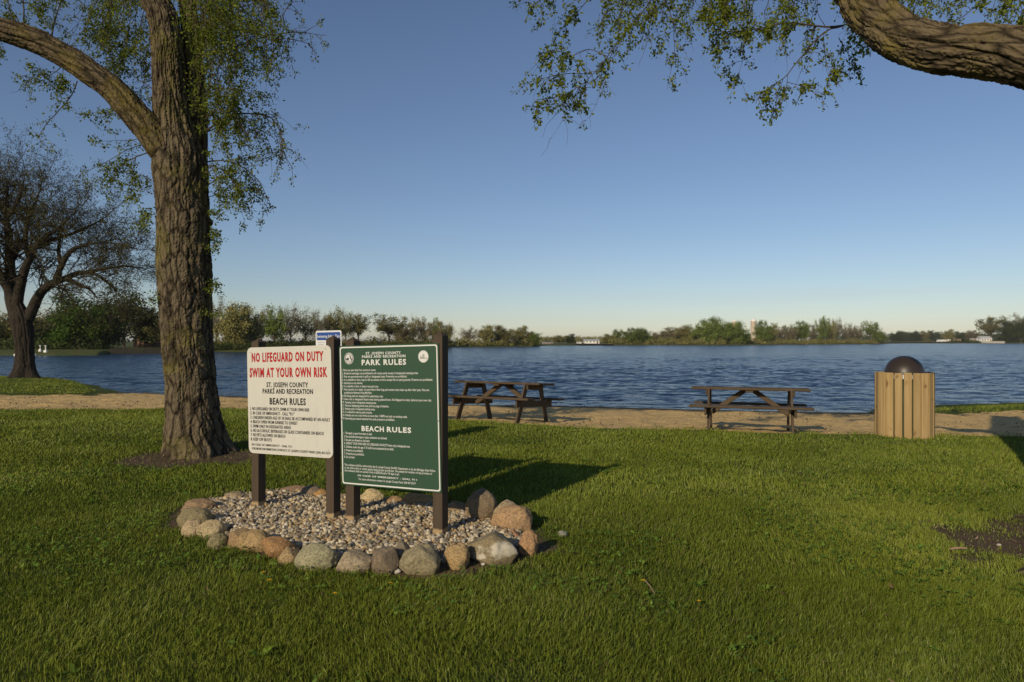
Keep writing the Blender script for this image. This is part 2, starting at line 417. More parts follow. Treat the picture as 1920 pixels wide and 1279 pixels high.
# ------------------------------------------------------------------ the ground: lawn, beach, lake, far bank
def grid(X, Y, Z, ncol, nrow):
    V = np.stack([X.ravel(), Y.ravel(), Z.ravel()], 1)
    i, j = np.meshgrid(np.arange(nrow-1), np.arange(ncol-1), indexing='ij'); a = i*ncol+j
    return V, np.stack([a, a+1, a+ncol+1, a+ncol], 2).reshape(-1, 4)
xs = np.concatenate([np.linspace(-60, -15, 20)[:-1], np.arange(-15, 14, .11), np.linspace(14, 60, 20)])
ts = np.concatenate([np.linspace(0, .77, 12)[:-1], np.linspace(.77, 1, 150)])
Xg = np.tile(xs, (len(ts), 1)); Yend = Yg(xs) + .22*n2(xs, xs*0, 1.2, 4, 5)
Yy = -60 + (Yend+60)[None, :]*ts[:, None]
Zz = .012*n2(Xg, Yy, 1.2, 3, 1)*(Yy > -5)
V, Q = grid(Xg, Yy, Zz, len(xs), len(ts))
mb = MB(); dd = dirt(V[:, 0], V[:, 1]); col = np.stack([dd*0, dd, dd*0, dd*0+1], 1); mb.add(V, Q, 0, col)
tag(mb.build('lawn', M['lawn'], smooth=True), kind='structure')

xs = np.concatenate([np.linspace(-60, -26, 18)[:-1], np.arange(-26, 20, .10), np.linspace(20, 60, 20)])
ts = np.linspace(0, 1, 170)
Xg = np.tile(xs, (len(ts), 1)); y0 = Yg(xs)-.35; y1 = Yw(xs)+5
Yy = y0 + (y1-y0)[None, :]*ts[:, None]
Zz = gz(Xg, Yy) - .03 + .04*np.clip((Yy-Yg(Xg)-.0)/.5, 0, 1)
edge = np.clip((Yy-Yg(Xg))/.4, 0, 1)*np.clip((Yw(Xg)-Yy)/1.5+.2, 0, 1)
Zz = Zz + edge*(.07*n2(Xg, Yy, 1.1, 4, 3) + .045*n2(Xg, Yy, 3.5, 2, 4))
V, Q = grid(Xg, Yy, Zz, len(xs), len(ts))
wet = np.clip(1-(Yw(V[:, 0])-V[:, 1]-.55-.5*n2(V[:, 0], V[:, 1], .8, 3, 6))/.5, 0, 1)
mb = MB(); mb.add(V, Q, 0, np.stack([wet*0, wet, wet*0, wet*0+1], 1))
tag(mb.build('beach', M['sand'], smooth=True), kind='structure')

mb = MB(); NC = 760
ys = np.concatenate([np.geomspace(16.5, 150, 520), np.geomspace(152, 9000, 60)]); kx = np.linspace(-1, 1, NC)
Yy = np.tile(ys[:, None], (1, NC)); Xg = kx[None, :]*(Yy*.92+4); Xg = np.where(np.abs(kx)[None, :] > .985, np.sign(kx)[None, :]*(Yy*2.2+60), Xg)
def waves(x, y):
    x = x.ravel(); y = y.ravel(); o = np.zeros(x.size); w1 = fbm(np.stack([x*.035, y*.11, x*0+3.3], 1), 2)
    for f, a, st, tw, sd in ((.5, .034, .5, .25, 1), (1.15, .034, .5, -.30, 2), (2.4, .017, .6, .2, 3)):
        c, s_ = math.cos(tw), math.sin(tw); n = vnoise(np.stack([(x*c-y*s_)*f*st, (x*s_+y*c)*f, x*0+sd*9.7], 1)); o += 1.5*a*(1-2*np.abs(n)**1.2)
    return o*np.clip(.92+.75*w1, .4, 1.6)
Zl = np.zeros(Yy.shape); Zl[:520] = waves(Xg[:520], Yy[:520]).reshape(520, NC)*np.clip((150-Yy[:520])/90, 0, 1)
Zl = Zl*np.clip((Yy-Yw(Xg)+.3)/4, .12, 1)
V, Q = grid(Xg, Yy, Zl+WATER, NC, len(ys)); mb.add(V, Q)
tag(mb.build('lake', M['water'], smooth=True), kind='structure')

BK = np.array([(-3000, 150), (-300, 96), (0, 97), (100, 96.5), (188, 99), (206, 112), (300, 113), (400, 128), (470, 131), (640, 160), (838, 205), (850, 228), (1000, 262), (1016, 298), (1140, 335), (1400, 365), (1640, 470), (1700, 590), (1920, 600), (3600, 480), (5000, 300)])
def Yf(px): return np.interp(px, BK[:, 0], BK[:, 1])
pc = np.concatenate([np.linspace(-3000, -320, 30), np.arange(-300, 2230, 6), np.linspace(2240, 5000, 30)])
offs = np.array([-2, -.3, .5, 2, 5, 12, 30, 70, 150, 300, 700, 2000, 8000.])
zo = np.array([-1.2, -.62, -.32, -.12, .05, .15, .2, .25, .35, .5, .8, 1.1, 1.3])
Yy = (Yf(pc) + .6*n2(pc, pc*0, .08, 3, 9))[None, :] + offs[:, None]; Xg = (pc-960)[None, :]/F*Yy
V, Q = grid(Xg, Yy, np.tile(zo[:, None], (1, len(pc))), len(pc), len(offs))
mb = MB(); mb.add(V, Q); tag(mb.build('far_bank', M['bank'], smooth=True), kind='structure')

def sheet_px(name, mat, p0, p1, Y0, Y1, z):
    mb = MB(); pcs = np.linspace(p0, p1, 24); Yr = np.linspace(Y0, Y1, 6)
    Yy = np.tile(Yr[:, None], (1, 24)); Xg = (pcs-960)[None, :]/F*Yy
    V, Q = grid(Xg, Yy, Yy*0+z, 24, 6); mb.add(V, Q); return tag(mb.build(name, mat), kind='structure')
sheet_px('stubble_field', M['field'], 1640, 1836, 640, 900, .95)
sheet_px('sandy_shore', M['field'], 1040, 1150, 318, 345, .17)

# grassy point under the left tree, and a grass fringe at the water on the right
def mound(name, outline, z0, z1, step):
    P = np.array(outline, float); lo = P.min(0); hi = P.max(0)
    xs = np.arange(lo[0]-1, hi[0]+1, step); ys = np.arange(lo[1]-1, hi[1]+1, step)
    Xg, Yy = np.meshgrid(xs, ys); sd = poly_sd(Xg, Yy, P)
    Zz = z0 + (z1-z0)*np.clip(-sd/1.6, -1.0, 1)**1 + .02*n2(Xg, Yy, .8, 3, 8)
    V, Q = grid(Xg, Yy, Zz, len(xs), len(ys)); mb = MB()
    keep = (sd.ravel()[Q] < .9).any(1); mb.add(V, Q[keep], 0, np.array([0, 0, 0, 1.]))
    return tag(mb.build(name, M['lawn'], smooth=True), kind='structure'), P
_, SPIT = mound('grass_point', [(-70, 25.2), (-30, 25.3), (-19, 25.3), (-15.6, 25.0), (-16.3, 26.6), (-18.5, 29.5), (-21.2, 33.0), (-24, 35.6), (-30, 38), (-70, 44)], -.38, -.20, .35)
_, FRINGE = mound('shore_grass', [(11.4, 19.5), (12.6, 19.3), (15, 19.6), (30, 20.2), (30, 23.2), (17, 22.0), (14.1, 21.2), (12.2, 20.4)], -.42, -.34, .25)

# ------------------------------------------------------------------ grass: blades, one countless thing
def blades(n_try, X, Y, dens, h, w, mb, zf, seed):
    g = np.random.default_rng(seed+5000)
    keep = g.random(len(X)) < dens; X = X[keep]; Y = Y[keep]; n = len(X)
    clump = n2(X, Y, 1.3, 3, 20); fine = n2(X, Y, 6.0, 2, 21)
    H = (h[keep] if hasattr(h, '__len__') else h)*np.clip(.9+.22*clump+.30*fine+.25*g.standard_normal(n), .45, 2.0)
    W = (w[keep] if hasattr(w, '__len__') else w)*(.7+.6*g.random(n))
    a = g.random(n)*2*np.pi; la = 1.2*n2(X, Y, .9, 2, 22)*np.pi + g.standard_normal(n)*1.1
    lean = H*np.clip(.45+.35*g.standard_normal(n), 0.02, 1.3)
    dx = np.cos(a)*W/2; dy = np.sin(a)*W/2; lx = np.cos(la)*lean; ly = np.sin(la)*lean
    z = zf(X, Y)-.004
    V = np.empty((n, 5, 3))
    V[:, 0] = np.stack([X-dx, Y-dy, z], 1); V[:, 1] = np.stack([X+dx, Y+dy, z], 1)
    V[:, 2] = np.stack([X+dx*.8+lx*.35, Y+dy*.8+ly*.35, z+H*.6], 1); V[:, 3] = np.stack([X-dx*.8+lx*.35, Y-dy*.8+ly*.35, z+H*.6], 1)
    V[:, 4] = np.stack([X+lx, Y+ly, z+H*.97], 1)
    big_ = n2(X, Y, .35, 2, 27); t = np.clip(.5+.45*clump+.55*big_+.24*g.standard_normal(n), 0, 1)[:, None]
    cA = np.array([.090, .128, .013]); cB = np.array([.240, .278, .036])
    c = cA*(1-t)+cB*t; c = c*(.8+.4*g.random(n))[:, None]
    dry = (g.random(n) < .035+.05*np.clip(n2(X, Y, .7, 3, 25), 0, 1))[:, None]; c = np.where(dry, np.array([.17, .14, .055])*(.7+.5*g.random(n))[:, None], c)
    col = np.concatenate([c, np.ones((n, 1))], 1)
    o = (np.arange(n)*5)[:, None]
    mb.add(V.reshape(-1, 3), [o+np.array([[0, 1, 2, 3]]), o+np.array([[3, 2, 4]])], 0, np.repeat(col, 5, 0))
    return n
gm = MB()
def zone(y0, y1, d, h, w, seed):
    g = np.random.default_rng(seed); n = int(d*(.80*(y1*y1-y0*y0) + 3.6*(y1-y0)))
    u = g.random(n); Y = np.sqrt(y0*y0+u*(y1*y1-y0*y0)); X = (g.random(n)*2-1)*(Y*.80+1.8)
    de = dirt(X, Y); dens = 1-.93*de**.7
    dens = dens*(poly_sd(X, Y, BED) > .03)
    eg = Yg(X)+.22*n2(X, X*0, 1.2, 4, 5)+.45*n2(X, Y, 2.2, 3, 30)-Y; dens = dens*np.clip(eg/.35+.25, 0, 1)
    thin = np.clip((n2(X, Y, .9, 3, 31)-.28)/.3, 0, 1); dens = dens*(1-.45*thin)
    return blades(n, X, Y, dens, h*(1-.35*np.clip(de, 0, 1)), w, gm, lambda a, b: 0*a, seed)
zone(1.9, 4.6, 11000, .046, .0036, 101)
zone(4.6, 7.0, 6800, .044, .0046, 102)
zone(7.0, 10.5, 2900, .046, .0078, 103)
zone(10.5, 16.9, 1500, .046, .011, 104)
def patch(P, z, d, h, w, seed, lo, hi):
    g = np.random.default_rng(seed); n = int(d*(hi[0]-lo[0])*(hi[1]-lo[1])); X = lo[0]+g.random(n)*(hi[0]-lo[0]); Y = lo[1]+g.random(n)*(hi[1]-lo[1])
    sd = poly_sd(X, Y, P); blades(n, X, Y, np.clip(-sd/.3+.4, 0, 1)*1.0, h, w, gm, lambda a, b: z+0*a - .1*np.clip(1+poly_sd(a, b, P)/1.6, 0, 1), seed)
patch(SPIT, -.21, 300, .045, .022, 105, (-32, 24.8), (-15.2, 38))
patch(FRINGE, -.36, 420, .08, .02, 106, (11, 18), (22, 23))
# loose tufts creeping on to the sand
g_ = np.random.default_rng(5); cx = g_.uniform(-10, 9, 90); cy = Yg(cx)+g_.random(90)**2*1.2
X = (cx[:, None]+.09*g_.standard_normal((90, 50))).ravel(); Y = (cy[:, None]+.09*g_.standard_normal((90, 50))).ravel()
blades(len(X), X, Y, np.ones(len(X))*.6, .05, .008, gm, lambda a, b: gz(a, b), 107)
tag(gm.build('grass', M['grass']), 'short uneven green lawn grass growing up to the sand', 'grass', kind='stuff')

# clover leaves and broad weeds low in the grass
wm = MB(); g_ = np.random.default_rng(8); n = 9000
Y = np.sqrt(6+g_.random(n)*(81-6)); X = (g_.random(n)*2-1)*(Y*.8+.2); k = (n2(X, Y, 1.1, 3, 40) > .05) & (dirt(X, Y) < .3) & (poly_sd(X, Y, BED) > .1); X = X[k]; Y = Y[k]; n = len(X)
cen = np.stack([X, Y, .035+.03*g_.random(n)], 1)
for j in range(3):
    a = g_.random(n)*.6+j*2.09; L_ = .012+.014*g_.random(n)**2; t1 = np.stack([np.cos(a), np.sin(a), .35*g_.standard_normal(n)], 1); t2 = np.stack([-np.sin(a), np.cos(a), .25*g_.standard_normal(n)], 1)
    V = np.empty((n, 4, 3)); V[:, 0] = cen; V[:, 1] = cen+t1*L_[:, None]*.8+t2*L_[:, None]*.55; V[:, 2] = cen+t1*L_[:, None]*1.35; V[:, 3] = cen+t1*L_[:, None]*.8-t2*L_[:, None]*.55
    t = g_.random(n); c = np.stack([.08+.08*t, .15+.10*t, .02+.015*t, np.ones(n)], 1)
    wm.add(V.reshape(-1, 3), (np.arange(n)*4)[:, None]+np.array([[0, 1, 2, 3]]), 0, np.repeat(c, 4, 0))
tag(wm.build('clover', M['grass']), 'small clover leaves scattered low in the lawn', 'clover', kind='stuff')

# broad weed rosettes and dry leaf litter in the lawn, flecks of debris on the sand
wm = MB(); g_ = np.random.default_rng(18); nr = 110; Y = np.sqrt(7+g_.random(nr)*(100-7)); X = (g_.random(nr)*2-1)*Y*.78
k = (dirt(X, Y) < .2) & (poly_sd(X, Y, BED) > .15); X = X[k]; Y = Y[k]
for i in range(len(X)):
    m_ = g_.integers(5, 10); a = g_.random()*6.28+np.arange(m_)*6.28/m_+.3*g_.standard_normal(m_); L_ = g_.uniform(.035, .075)*(.7+.5*g_.random(m_)); w_ = L_*.16; dx = np.cos(a); dy = np.sin(a); el = g_.uniform(.35, .9, m_)
    def P_(t, s, z): return np.stack([X[i]+dx*L_*t-dy*w_*s, Y[i]+dy*L_*t+dx*w_*s, .012+L_*el*z], 1)
    V = np.stack([P_(0, .3, 0), P_(.55, 1, .75), P_(1, 0, .8), P_(.55, -1, .75), P_(0, -.3, 0)], 1); t = g_.random()
    wm.add(V.reshape(-1, 3), (np.arange(m_)*5)[:, None]+np.array([[0, 1, 2, 3, 4]]), 0, np.array([.08+.07*t, .14+.08*t, .02, 1]))
tag(wm.build('weeds', M['grass']), 'low broad leaved weeds dotted through the lawn', 'weeds', kind='stuff')
def litter(name, label, X, Y, z, smin, smax, seed, cols):
    g = np.random.default_rng(seed); n = len(X); m = MB(); L_ = g.uniform(smin, smax, n); a = g.random(n)*6.28; w_ = L_*g.uniform(.12, .6, n); dx = np.cos(a); dy = np.sin(a); V = np.empty((n, 4, 3)); tz = .4*g.standard_normal(n)*L_
    for q, (u, v, e_) in enumerate(((-.5, 0, 0), (0, .5, .2), (.5, 0, 1), (0, -.5, .3))): V[:, q] = np.stack([X+dx*L_*u-dy*w_*v, Y+dy*L_*u+dx*w_*v, z+.003+np.abs(tz)*e_], 1)
    c = np.array(cols)[g.integers(len(cols), size=n)]*g.uniform(.6, 1.2, n)[:, None]; m.add(V.reshape(-1, 3), (np.arange(n)*4)[:, None]+np.array([[0, 1, 2, 3]]), 0, np.repeat(np.concatenate([c, np.ones((n, 1))], 1), 4, 0))
    tag(m.build(name, M['grass']), label, 'litter', kind='stuff')
g_ = np.random.default_rng(19); n = 520; Y = np.sqrt(7+g_.random(n)*(190-7)); X = (g_.random(n)*2-1)*Y*.8; k = poly_sd(X, Y, BED) > .1
litter('leaf_litter', 'dry brown leaf scraps and stalks lying in the lawn', X[k], Y[k], .038, .018, .05, 20, [(.20, .13, .06), (.30, .22, .11), (.12, .08, .04)])
n = 1600; X = g_.uniform(3.2, 6.2, n); Y = g_.uniform(4.3, 6.4, n); k = dirt(X, Y) > .4; X2 = g_.uniform(-5.6, -3.2, n); Y2 = g_.uniform(8.2, 10.4, n); k2 = dirt(X2, Y2) > .4
litter('bark_mulch', 'scraps of bark and dead grass on the bare soil', np.concatenate([X[k], X2[k2]]), np.concatenate([Y[k], Y2[k2]]), .006, .012, .05, 21, [(.12, .08, .05), (.22, .15, .09), (.07, .05, .035), (.30, .22, .14)])
n = 7000; X = g_.uniform(-19, 17, n); t = g_.random(n); Y = Yg(X)+.1+t*(Yw(X)-Yg(X)); k = n2(X, Y, .8, 3, 50) > -.05
litter('beach_litter', 'bits of dry weed and driftwood strewn over the sand', X[k], Y[k], gz(X[k], Y[k])+.03, .02, .09, 22, [(.14, .10, .05), (.08, .06, .035), (.30, .22, .12), (.05, .05, .03)])

# ------------------------------------------------------------------ tubes, twigs, leaves
def frames(P):
    T = np.gradient(P, axis=0); T /= np.linalg.norm(T, axis=1)[:, None]+1e-12
    u = np.cross(T[0], [0.31, .83, .46]); u /= np.linalg.norm(u); U = [u]
    for k in range(1, len(P)):
        u = u - T[k]*(u@T[k]); u /= np.linalg.norm(u)+1e-12; U.append(u)
    U = np.array(U); return T, U, np.cross(T, U)
def resample(P, r, step):
    P = np.asarray(P, float); r = np.asarray(r, float)
    # Catmull-Rom through the points
    n = len(P); Pe = np.vstack([2*P[0]-P[1], P, 2*P[-1]-P[-2]]); out = []; rr = []
    for i in range(n-1):
        a, b, c, d = Pe[i], Pe[i+1], Pe[i+2], Pe[i+3]; m = max(2, int(np.linalg.norm(c-b)/step))
        for t in np.linspace(0, 1, m, endpoint=False):
            out.append(.5*((2*b)+(-a+c)*t+(2*a-5*b+4*c-d)*t*t+(-a+3*b-3*c+d)*t**3)); s = t*t*(3-2*t); rr.append(r[i]*(1-s)+r[i+1]*s)
    out.append(P[-1]); rr.append(r[-1]); return np.array(out), np.array(rr)
def thick(mb, P, r, nseg, step, depth, mat=0, seed=0, flare=None, lump=.06, freq=11.):
    """a trunk or limb: dense tube with real bark ridges"""
    P, r = resample(P, r, step); T, U, W = frames(P); s = np.concatenate([[0], np.cumsum(np.linalg.norm(np.diff(P, axis=0), axis=1))])
    th = np.linspace(0, 2*np.pi, nseg, endpoint=False); Rm = float(np.mean(r))
    TH, S = np.meshgrid(th, s); Rr = np.tile(r[:, None], (1, nseg))
    B = np.stack([np.cos(TH)*Rm, np.sin(TH)*Rm, S], 2).reshape(-1, 3)
    lumps = fbm(B*np.array([1.6, 1.6, .9])+seed*3.1, 3)*lump
    Bw = B + .06*np.stack([vnoise(B*4+3), vnoise(B*4+9), vnoise(B*4+5)], 1)
    rid = np.abs(vnoise(Bw*np.array([freq, freq, freq*.115])+seed)); rid2 = np.abs(vnoise(Bw*np.array([freq*2.1, freq*2.1, freq*.33])+seed+40))
    crack = np.clip(rid/.38, 0, 1)*.75+np.clip(rid2/.4, 0, 1)*.25
    d = (crack-.7)*depth + lumps*Rr.ravel() + .3*depth*vnoise(B*60)
    rad = Rr.ravel()+d
    if flare is not None: rad = rad + flare(TH.ravel(), S.ravel())
    Vv = np.repeat(P, nseg, 0) + (np.cos(TH.ravel())*rad)[:, None]*np.repeat(U, nseg, 0) + (np.sin(TH.ravel())*rad)[:, None]*np.repeat(W, nseg, 0)
    i, j = np.meshgrid(np.arange(len(P)-1), np.arange(nseg), indexing='ij'); a = i*nseg+j; b = i*nseg+(j+1) % nseg
    mb.add(Vv, np.stack([a, b, b+nseg, a+nseg], 2).reshape(-1, 4), mat, None, B+seed*.37)
    mb.poly(Vv[-nseg:], [list(range(nseg))], mat)
    return P, r
def tube(mb, P, r0, r1, k=4, mat=0):
    P = np.asarray(P, float); n = len(P); T, U, W = frames(P); th = np.linspace(0, 2*np.pi, k, endpoint=False)
    r = np.linspace(r0, r1, n)
    Vv = (P[:, None, :] + r[:, None, None]*(np.cos(th)[None, :, None]*U[:, None, :]+np.sin(th)[None, :, None]*W[:, None, :])).reshape(-1, 3)
    i, j = np.meshgrid(np.arange(n-1), np.arange(k), indexing='ij'); a = i*k+j; b = i*k+(j+1) % k
    mb.add(Vv, np.stack([a, b, b+k, a+k], 2).reshape(-1, 4), mat)
def leaves(mb, Pc, size, mat, g, droop=.5, ratio=.5, shade=None):
    """kite-shaped leaves at points Pc"""
    Pc = np.asarray(Pc, float); n = len(Pc)
    if n == 0: return
    d = g.standard_normal((n, 3)); d[:, 2] -= droop; d /= np.linalg.norm(d, axis=1)[:, None]
    u = np.cross(d, g.standard_normal((n, 3))); u /= np.linalg.norm(u, axis=1)[:, None]+1e-9
    s = size*(.6+.8*g.random(n))[:, None]
    V = np.empty((n, 4, 3)); V[:, 0] = Pc; V[:, 1] = Pc+d*s*.5+u*s*ratio*.5; V[:, 2] = Pc+d*s; V[:, 3] = Pc+d*s*.5-u*s*ratio*.5
    t = g.random(n) if shade is None else np.clip(shade+.25*g.standard_normal(n), 0, 1)
    mb.add(V.reshape(-1, 3), (np.arange(n)*4)[:, None]+np.array([[0, 1, 2, 3]]), mat, np.repeat(np.stack([t, t, t, np.ones(n)], 1), 4, 0))

def spray(mb, P, r, g, leaf, nsub=14, sublen=.5, droop=.7, per=7, cl=5, bare=.1, spread=.03, start=.15):
    """a branch along P with hanging side twigs, leaf clusters on the twigs. mats: 0 twig, 1 leaf"""
    P, _ = resample(P, np.ones(len(P)), .08)
    P = P + .02*np.cumsum(g.standard_normal(P.shape)*.25, 0)
    tube(mb, P, r, r*.25, 5, 0)
    pts = []
    for q in range(nsub):
        t = start+(1-start)*g.random(); k = int(t*(len(P)-1)); p = P[k]; ax = P[min(k+1, len(P)-1)]-P[max(k-1, 0)]; ax /= np.linalg.norm(ax)+1e-9
        d = g.standard_normal(3)*.8+ax*.7; d /= np.linalg.norm(d); Ls = sublen*(.35+.9*g.random()); m = 7; S = [p]
        for j in range(m):
            d = d+np.array([0, 0, -droop*.28])+.22*g.standard_normal(3); d /= np.linalg.norm(d); S.append(S[-1]+d*Ls/m)
        S = np.array(S); tube(mb, S, r*.32+.0012, .0012, 3, 0)
        if g.random() < bare: continue
        for j in range(per):
            tt = (.2+.8*g.random())*(m-1e-3); b = int(tt); c = S[b]+(S[b+1]-S[b])*(tt-b)
            pts.append(c+spread*g.standard_normal((int(cl*(.5+g.random()))+1, 3)))
    if pts:
        pts = np.concatenate(pts); leaves(mb, pts, leaf, 1, g, .4, .55)

# ------------------------------------------------------------------ the big tree by the signs
def px(path, Y):
    return np.array([at(x, y, Y if not hasattr(Y, '__len__') else Y[i]) for i, (x, y) in enumerate(path)])
g = np.random.default_rng(21)
YT = 9.75; sT = F/YT
big = empty('shade_tree', (at(366, 862, YT)[0], YT, 0)); bp = np.array(big.location)
tag(big, 'large rough barked tree with fresh hanging leaves in bare soil left of the signs', 'tree')
tp = [(369, 872, 62), (367, 850, 58), (364, 815, 54), (360, 760, 50), (356, 700, 49), (352, 640, 48), (349, 580, 50), (346, 500, 52.5), (343, 420, 50), (341, 360, 50), (338, 315, 52), (330, 265, 43), (322, 215, 34), (318, 160, 31), (314, 100, 29), (307, 40, 28), (290, 0, 27), (272, -50, 25), (250, -120, 22), (225, -220, 18)]
def flare(th, s):
    return .17*np.exp(-s/.24)*(1+.55*np.sin(th*5+1)+.3*np.sin(th*3+2))
mb = MB(); thick(mb, px([p[:2] for p in tp], YT)-bp, [p[2]/sT*.91 for p in tp], 290, .020, .032, 0, 1, flare, .04, 18.)
# burl on the right of the trunk and an old branch scar
for (qx, qy, rr, dy) in ((396, 418, .075, -.02),):
    q = at(qx-4, qy, YT+.12)-bp; a = np.linspace(-1, 1, 9)[:, None]
    thick(mb, np.array([q+[-.12, 0, 0], q+[-.05, 0, .0], q+[.01, 0, .0], q+[.05, 0, 0]]), [.02, rr, rr*.9, .02], 40, .015, .02, 0, 5)
mb.build('trunk', M['bark'], big, smooth=False)
mb = MB(); sp = [(366, 380, 20), (366, 320, 22), (367, 270, 22), (367, 220, 20), (365, 170, 18), (362, 110, 16), (357, 50, 15), (352, 0, 14), (348, -60, 13), (340, -160, 10)]
thick(mb, px([p[:2] for p in sp], YT+.30)-bp, [p[2]/sT*1.08 for p in sp], 130, .022, .028, 0, 2); mb.build('limb', M['bark'], big)
mb = MB(); lp = [(318, 300, 24), (300, 275, 29), (275, 240, 28), (245, 205, 26), (210, 167, 25), (172, 140, 24), (130, 110, 23), (85, 85, 22.5), (40, 67, 22), (0, 54, 21.5), (-60, 34, 20), (-140, 10, 18), (-240, -10, 15)]
thick(mb, px([p[:2] for p in lp], np.linspace(YT-.08, YT-.9, len(lp)))-bp, [p[2]/sT*.92 for p in lp], 150, .022, .026, 0, 3); mb.build('limb', M['bark_limb'], big)
cr = MB()
def S(path, r=.012, dY=0.0, **kw):
    Y = YT+dY+np.cumsum(g.standard_normal(len(path))*.06)
    spray(cr, px(path, Y)-bp, r, g, .037, **kw)
S([(386, 246), (412, 228), (440, 215), (480, 215), (505, 222), (520, 240), (528, 270), (522, 300)], .016, .1, nsub=34, sublen=.55, per=6)
S([(480, 214), (515, 216), (540, 232), (558, 250)], .005, .1, nsub=6, sublen=.2, per=3)
S([(386, 250), (430, 235), (470, 245), (500, 262), (512, 300)], .010, .4, nsub=22, sublen=.5)
S([(385, 305), (420, 300), (455, 312), (485, 340), (500, 372)], .011, .2, nsub=26, sublen=.5)
S([(388, 350), (420, 330), (450, 350), (470, 390)], .009, 0, nsub=20, sublen=.45)
S([(380, 180), (430, 168), (470, 178), (487, 196)], .010, .1, nsub=26, sublen=.5)
S([(375, 110), (430, 92), (480, 72), (520, 62), (560, 58), (612, 68)], .014, .3, nsub=22, sublen=.4, per=5)
S([(470, 62), (500, 70), (515, 80), (530, 74), (575, 84), (592, 105)], .012, .2, nsub=9, sublen=.3, per=4)
S([(532, 76), (541, 100), (548, 132)], .006, .2, nsub=6, sublen=.15, per=4)
S([(515, 78), (528, 55), (527, 30), (540, 8), (552, -14)], .011, .2, nsub=9, sublen=.35, per=3, bare=.4)
S([(392, 370), (425, 362), (450, 385), (462, 425)], .006, .1, nsub=13, sublen=.35)
S([(394, 425), (398, 445), (400, 470)], .004, 0, nsub=6, sublen=.2)
for k in range(26):      # curtain of drooping sprays at the top right
    x0 = g.uniform(350, 505); y1 = g.uniform(40, 215)*(1-.35*(x0 > 470)); S([(x0-25, -70), (x0-5, -10), (x0+g.uniform(-10, 16), y1*.5), (x0+g.uniform(-12, 22), y1)], .009, g.uniform(-1.2, 1.4), nsub=22, sublen=.5, per=7, cl=4)
for k in range(7):
    x0 = g.uniform(395, 470); y0 = g.uniform(150, 330); S([(386, y0), ((386+x0)/2, y0-12), (x0, y0+10), (x0+18, y0+55)], .008, g.uniform(-.5, .6), nsub=15, sublen=.45)
for k in range(15):      # between the limb and the trunk
    x0 = g.uniform(140, 285); y1 = g.uniform(20, 60)+(x0-140)*.75; S([(x0+30, -60), (x0+15, -10), (x0+g.uniform(-8, 8), y1*.5), (x0-8, y1)], .008, g.uniform(-.6, 1.2), nsub=17, sublen=.45, per=6)
S([(290, 130), (240, 95), (195, 72), (160, 60)], .008, .5, nsub=16, sublen=.4)
S([(288, 170), (245, 140), (205, 118)], .008, .6, nsub=16, sublen=.4)
S([(288, 225), (255, 190), (238, 165)], .008, .5, nsub=16, sublen=.4)
S([(270, 268), (235, 282), (205, 300), (165, 322), (143, 330)], .007, 0, nsub=10, sublen=.28, per=4)
S([(282, 285), (245, 300), (218, 322), (212, 345)], .009, -.1, nsub=20, sublen=.4)
S([(262, 262), (205, 268), (162, 268)], .005, -.2, nsub=8, sublen=.25, per=4)
S([(286, 340), (265, 330), (245, 350), (240, 375)], .006, -.1, nsub=14, sublen=.35)
S([(292, 400), (275, 395), (262, 420)], .005, -.1, nsub=12, sublen=.3)
S([(225, 215), (190, 210), (160, 215)], .004, -.3, nsub=8, sublen=.25)
S([(145, 152), (132, 178), (110, 203), (85, 228), (72, 250), (85, 264)], .008, -.5, nsub=15, sublen=.3, per=4)
S([(115, 125), (95, 140), (65, 140), (45, 152)], .006, -.4, nsub=16, sublen=.35)
S([(120, 130), (118, 160), (100, 180)], .005, -.4, nsub=10, sublen=.25)
S([(97, 68), (104, 42), (114, 10), (124, -30)], .012, -.5, nsub=18, sublen=.35, per=5)
S([(43, 48), (44, 20), (43, -25)], .012, -.6, nsub=10, sublen=.3)
S([(30, 42), (20, 18), (14, -20)], .013, -.6, nsub=10, sublen=.3)
S([(60, 10), (85, 5), (110, 20)], .005, -.6, nsub=10, sublen=.3)
S([(0, 85), (-15, 92), (12, 95)], .004, -.7, nsub=5, sublen=.2)
for k in range(9):       # epicormic shoots on the trunk
    y0 = g.uniform(150, 760); s_ = 1 if g.random() < .7 else -1; xc = 345+50*s_; S([(xc-6*s_, y0), (xc+6*s_, y0-4), (xc+12*s_, y0+8)], .003, -.15, nsub=5, sublen=.12, per=4)
cr.build('crown', [M['twig'], M['leaf']], big)

# ------------------------------------------------------------------ the tree on the right: trunk beyond the frame, limb and leaves in it
g = np.random.default_rng(33); YR = 5.2
rt = empty('leaning_tree', (4.95, YR, 0)); rp = np.array(rt.location)
tag(rt, 'tree whose thick furrowed limb sweeps in at the upper right corner', 'tree')
mb = MB(); thick(mb, np.array([(4.95, YR, -.1), (4.95, YR, .4), (4.97, YR, 1.5), (4.95, YR, 2.6), (4.95, YR, 3.6), (5.1, YR, 4.6), (5.4, YR+.2, 6.0)])-rp, [.62, .52, .47, .46, .50, .40, .30], 200, .03, .035, 0, 6, flare)
thick(mb, np.array([(4.5, 5.0, .10), (4.0, 4.84, .05), (3.62, 4.74, .015), (3.3, 4.68, -.06)])-rp, [.10, .06, .04, .03], 40, .03, .012, 0, 7)
mb.build('trunk', M['bark'], rt)
sR = F/YR; lp = [(2140, 170, 76), (2040, 140, 66), (1980, 122, 61), (1920, 107, 57), (1840, 97, 52), (1760, 92, 47), (1695, 73, 46), (1650, 42, 46), (1618, 5, 45), (1588, -50, 42), (1555, -120, 38), (1500, -220, 32), (1420, -330, 24)]
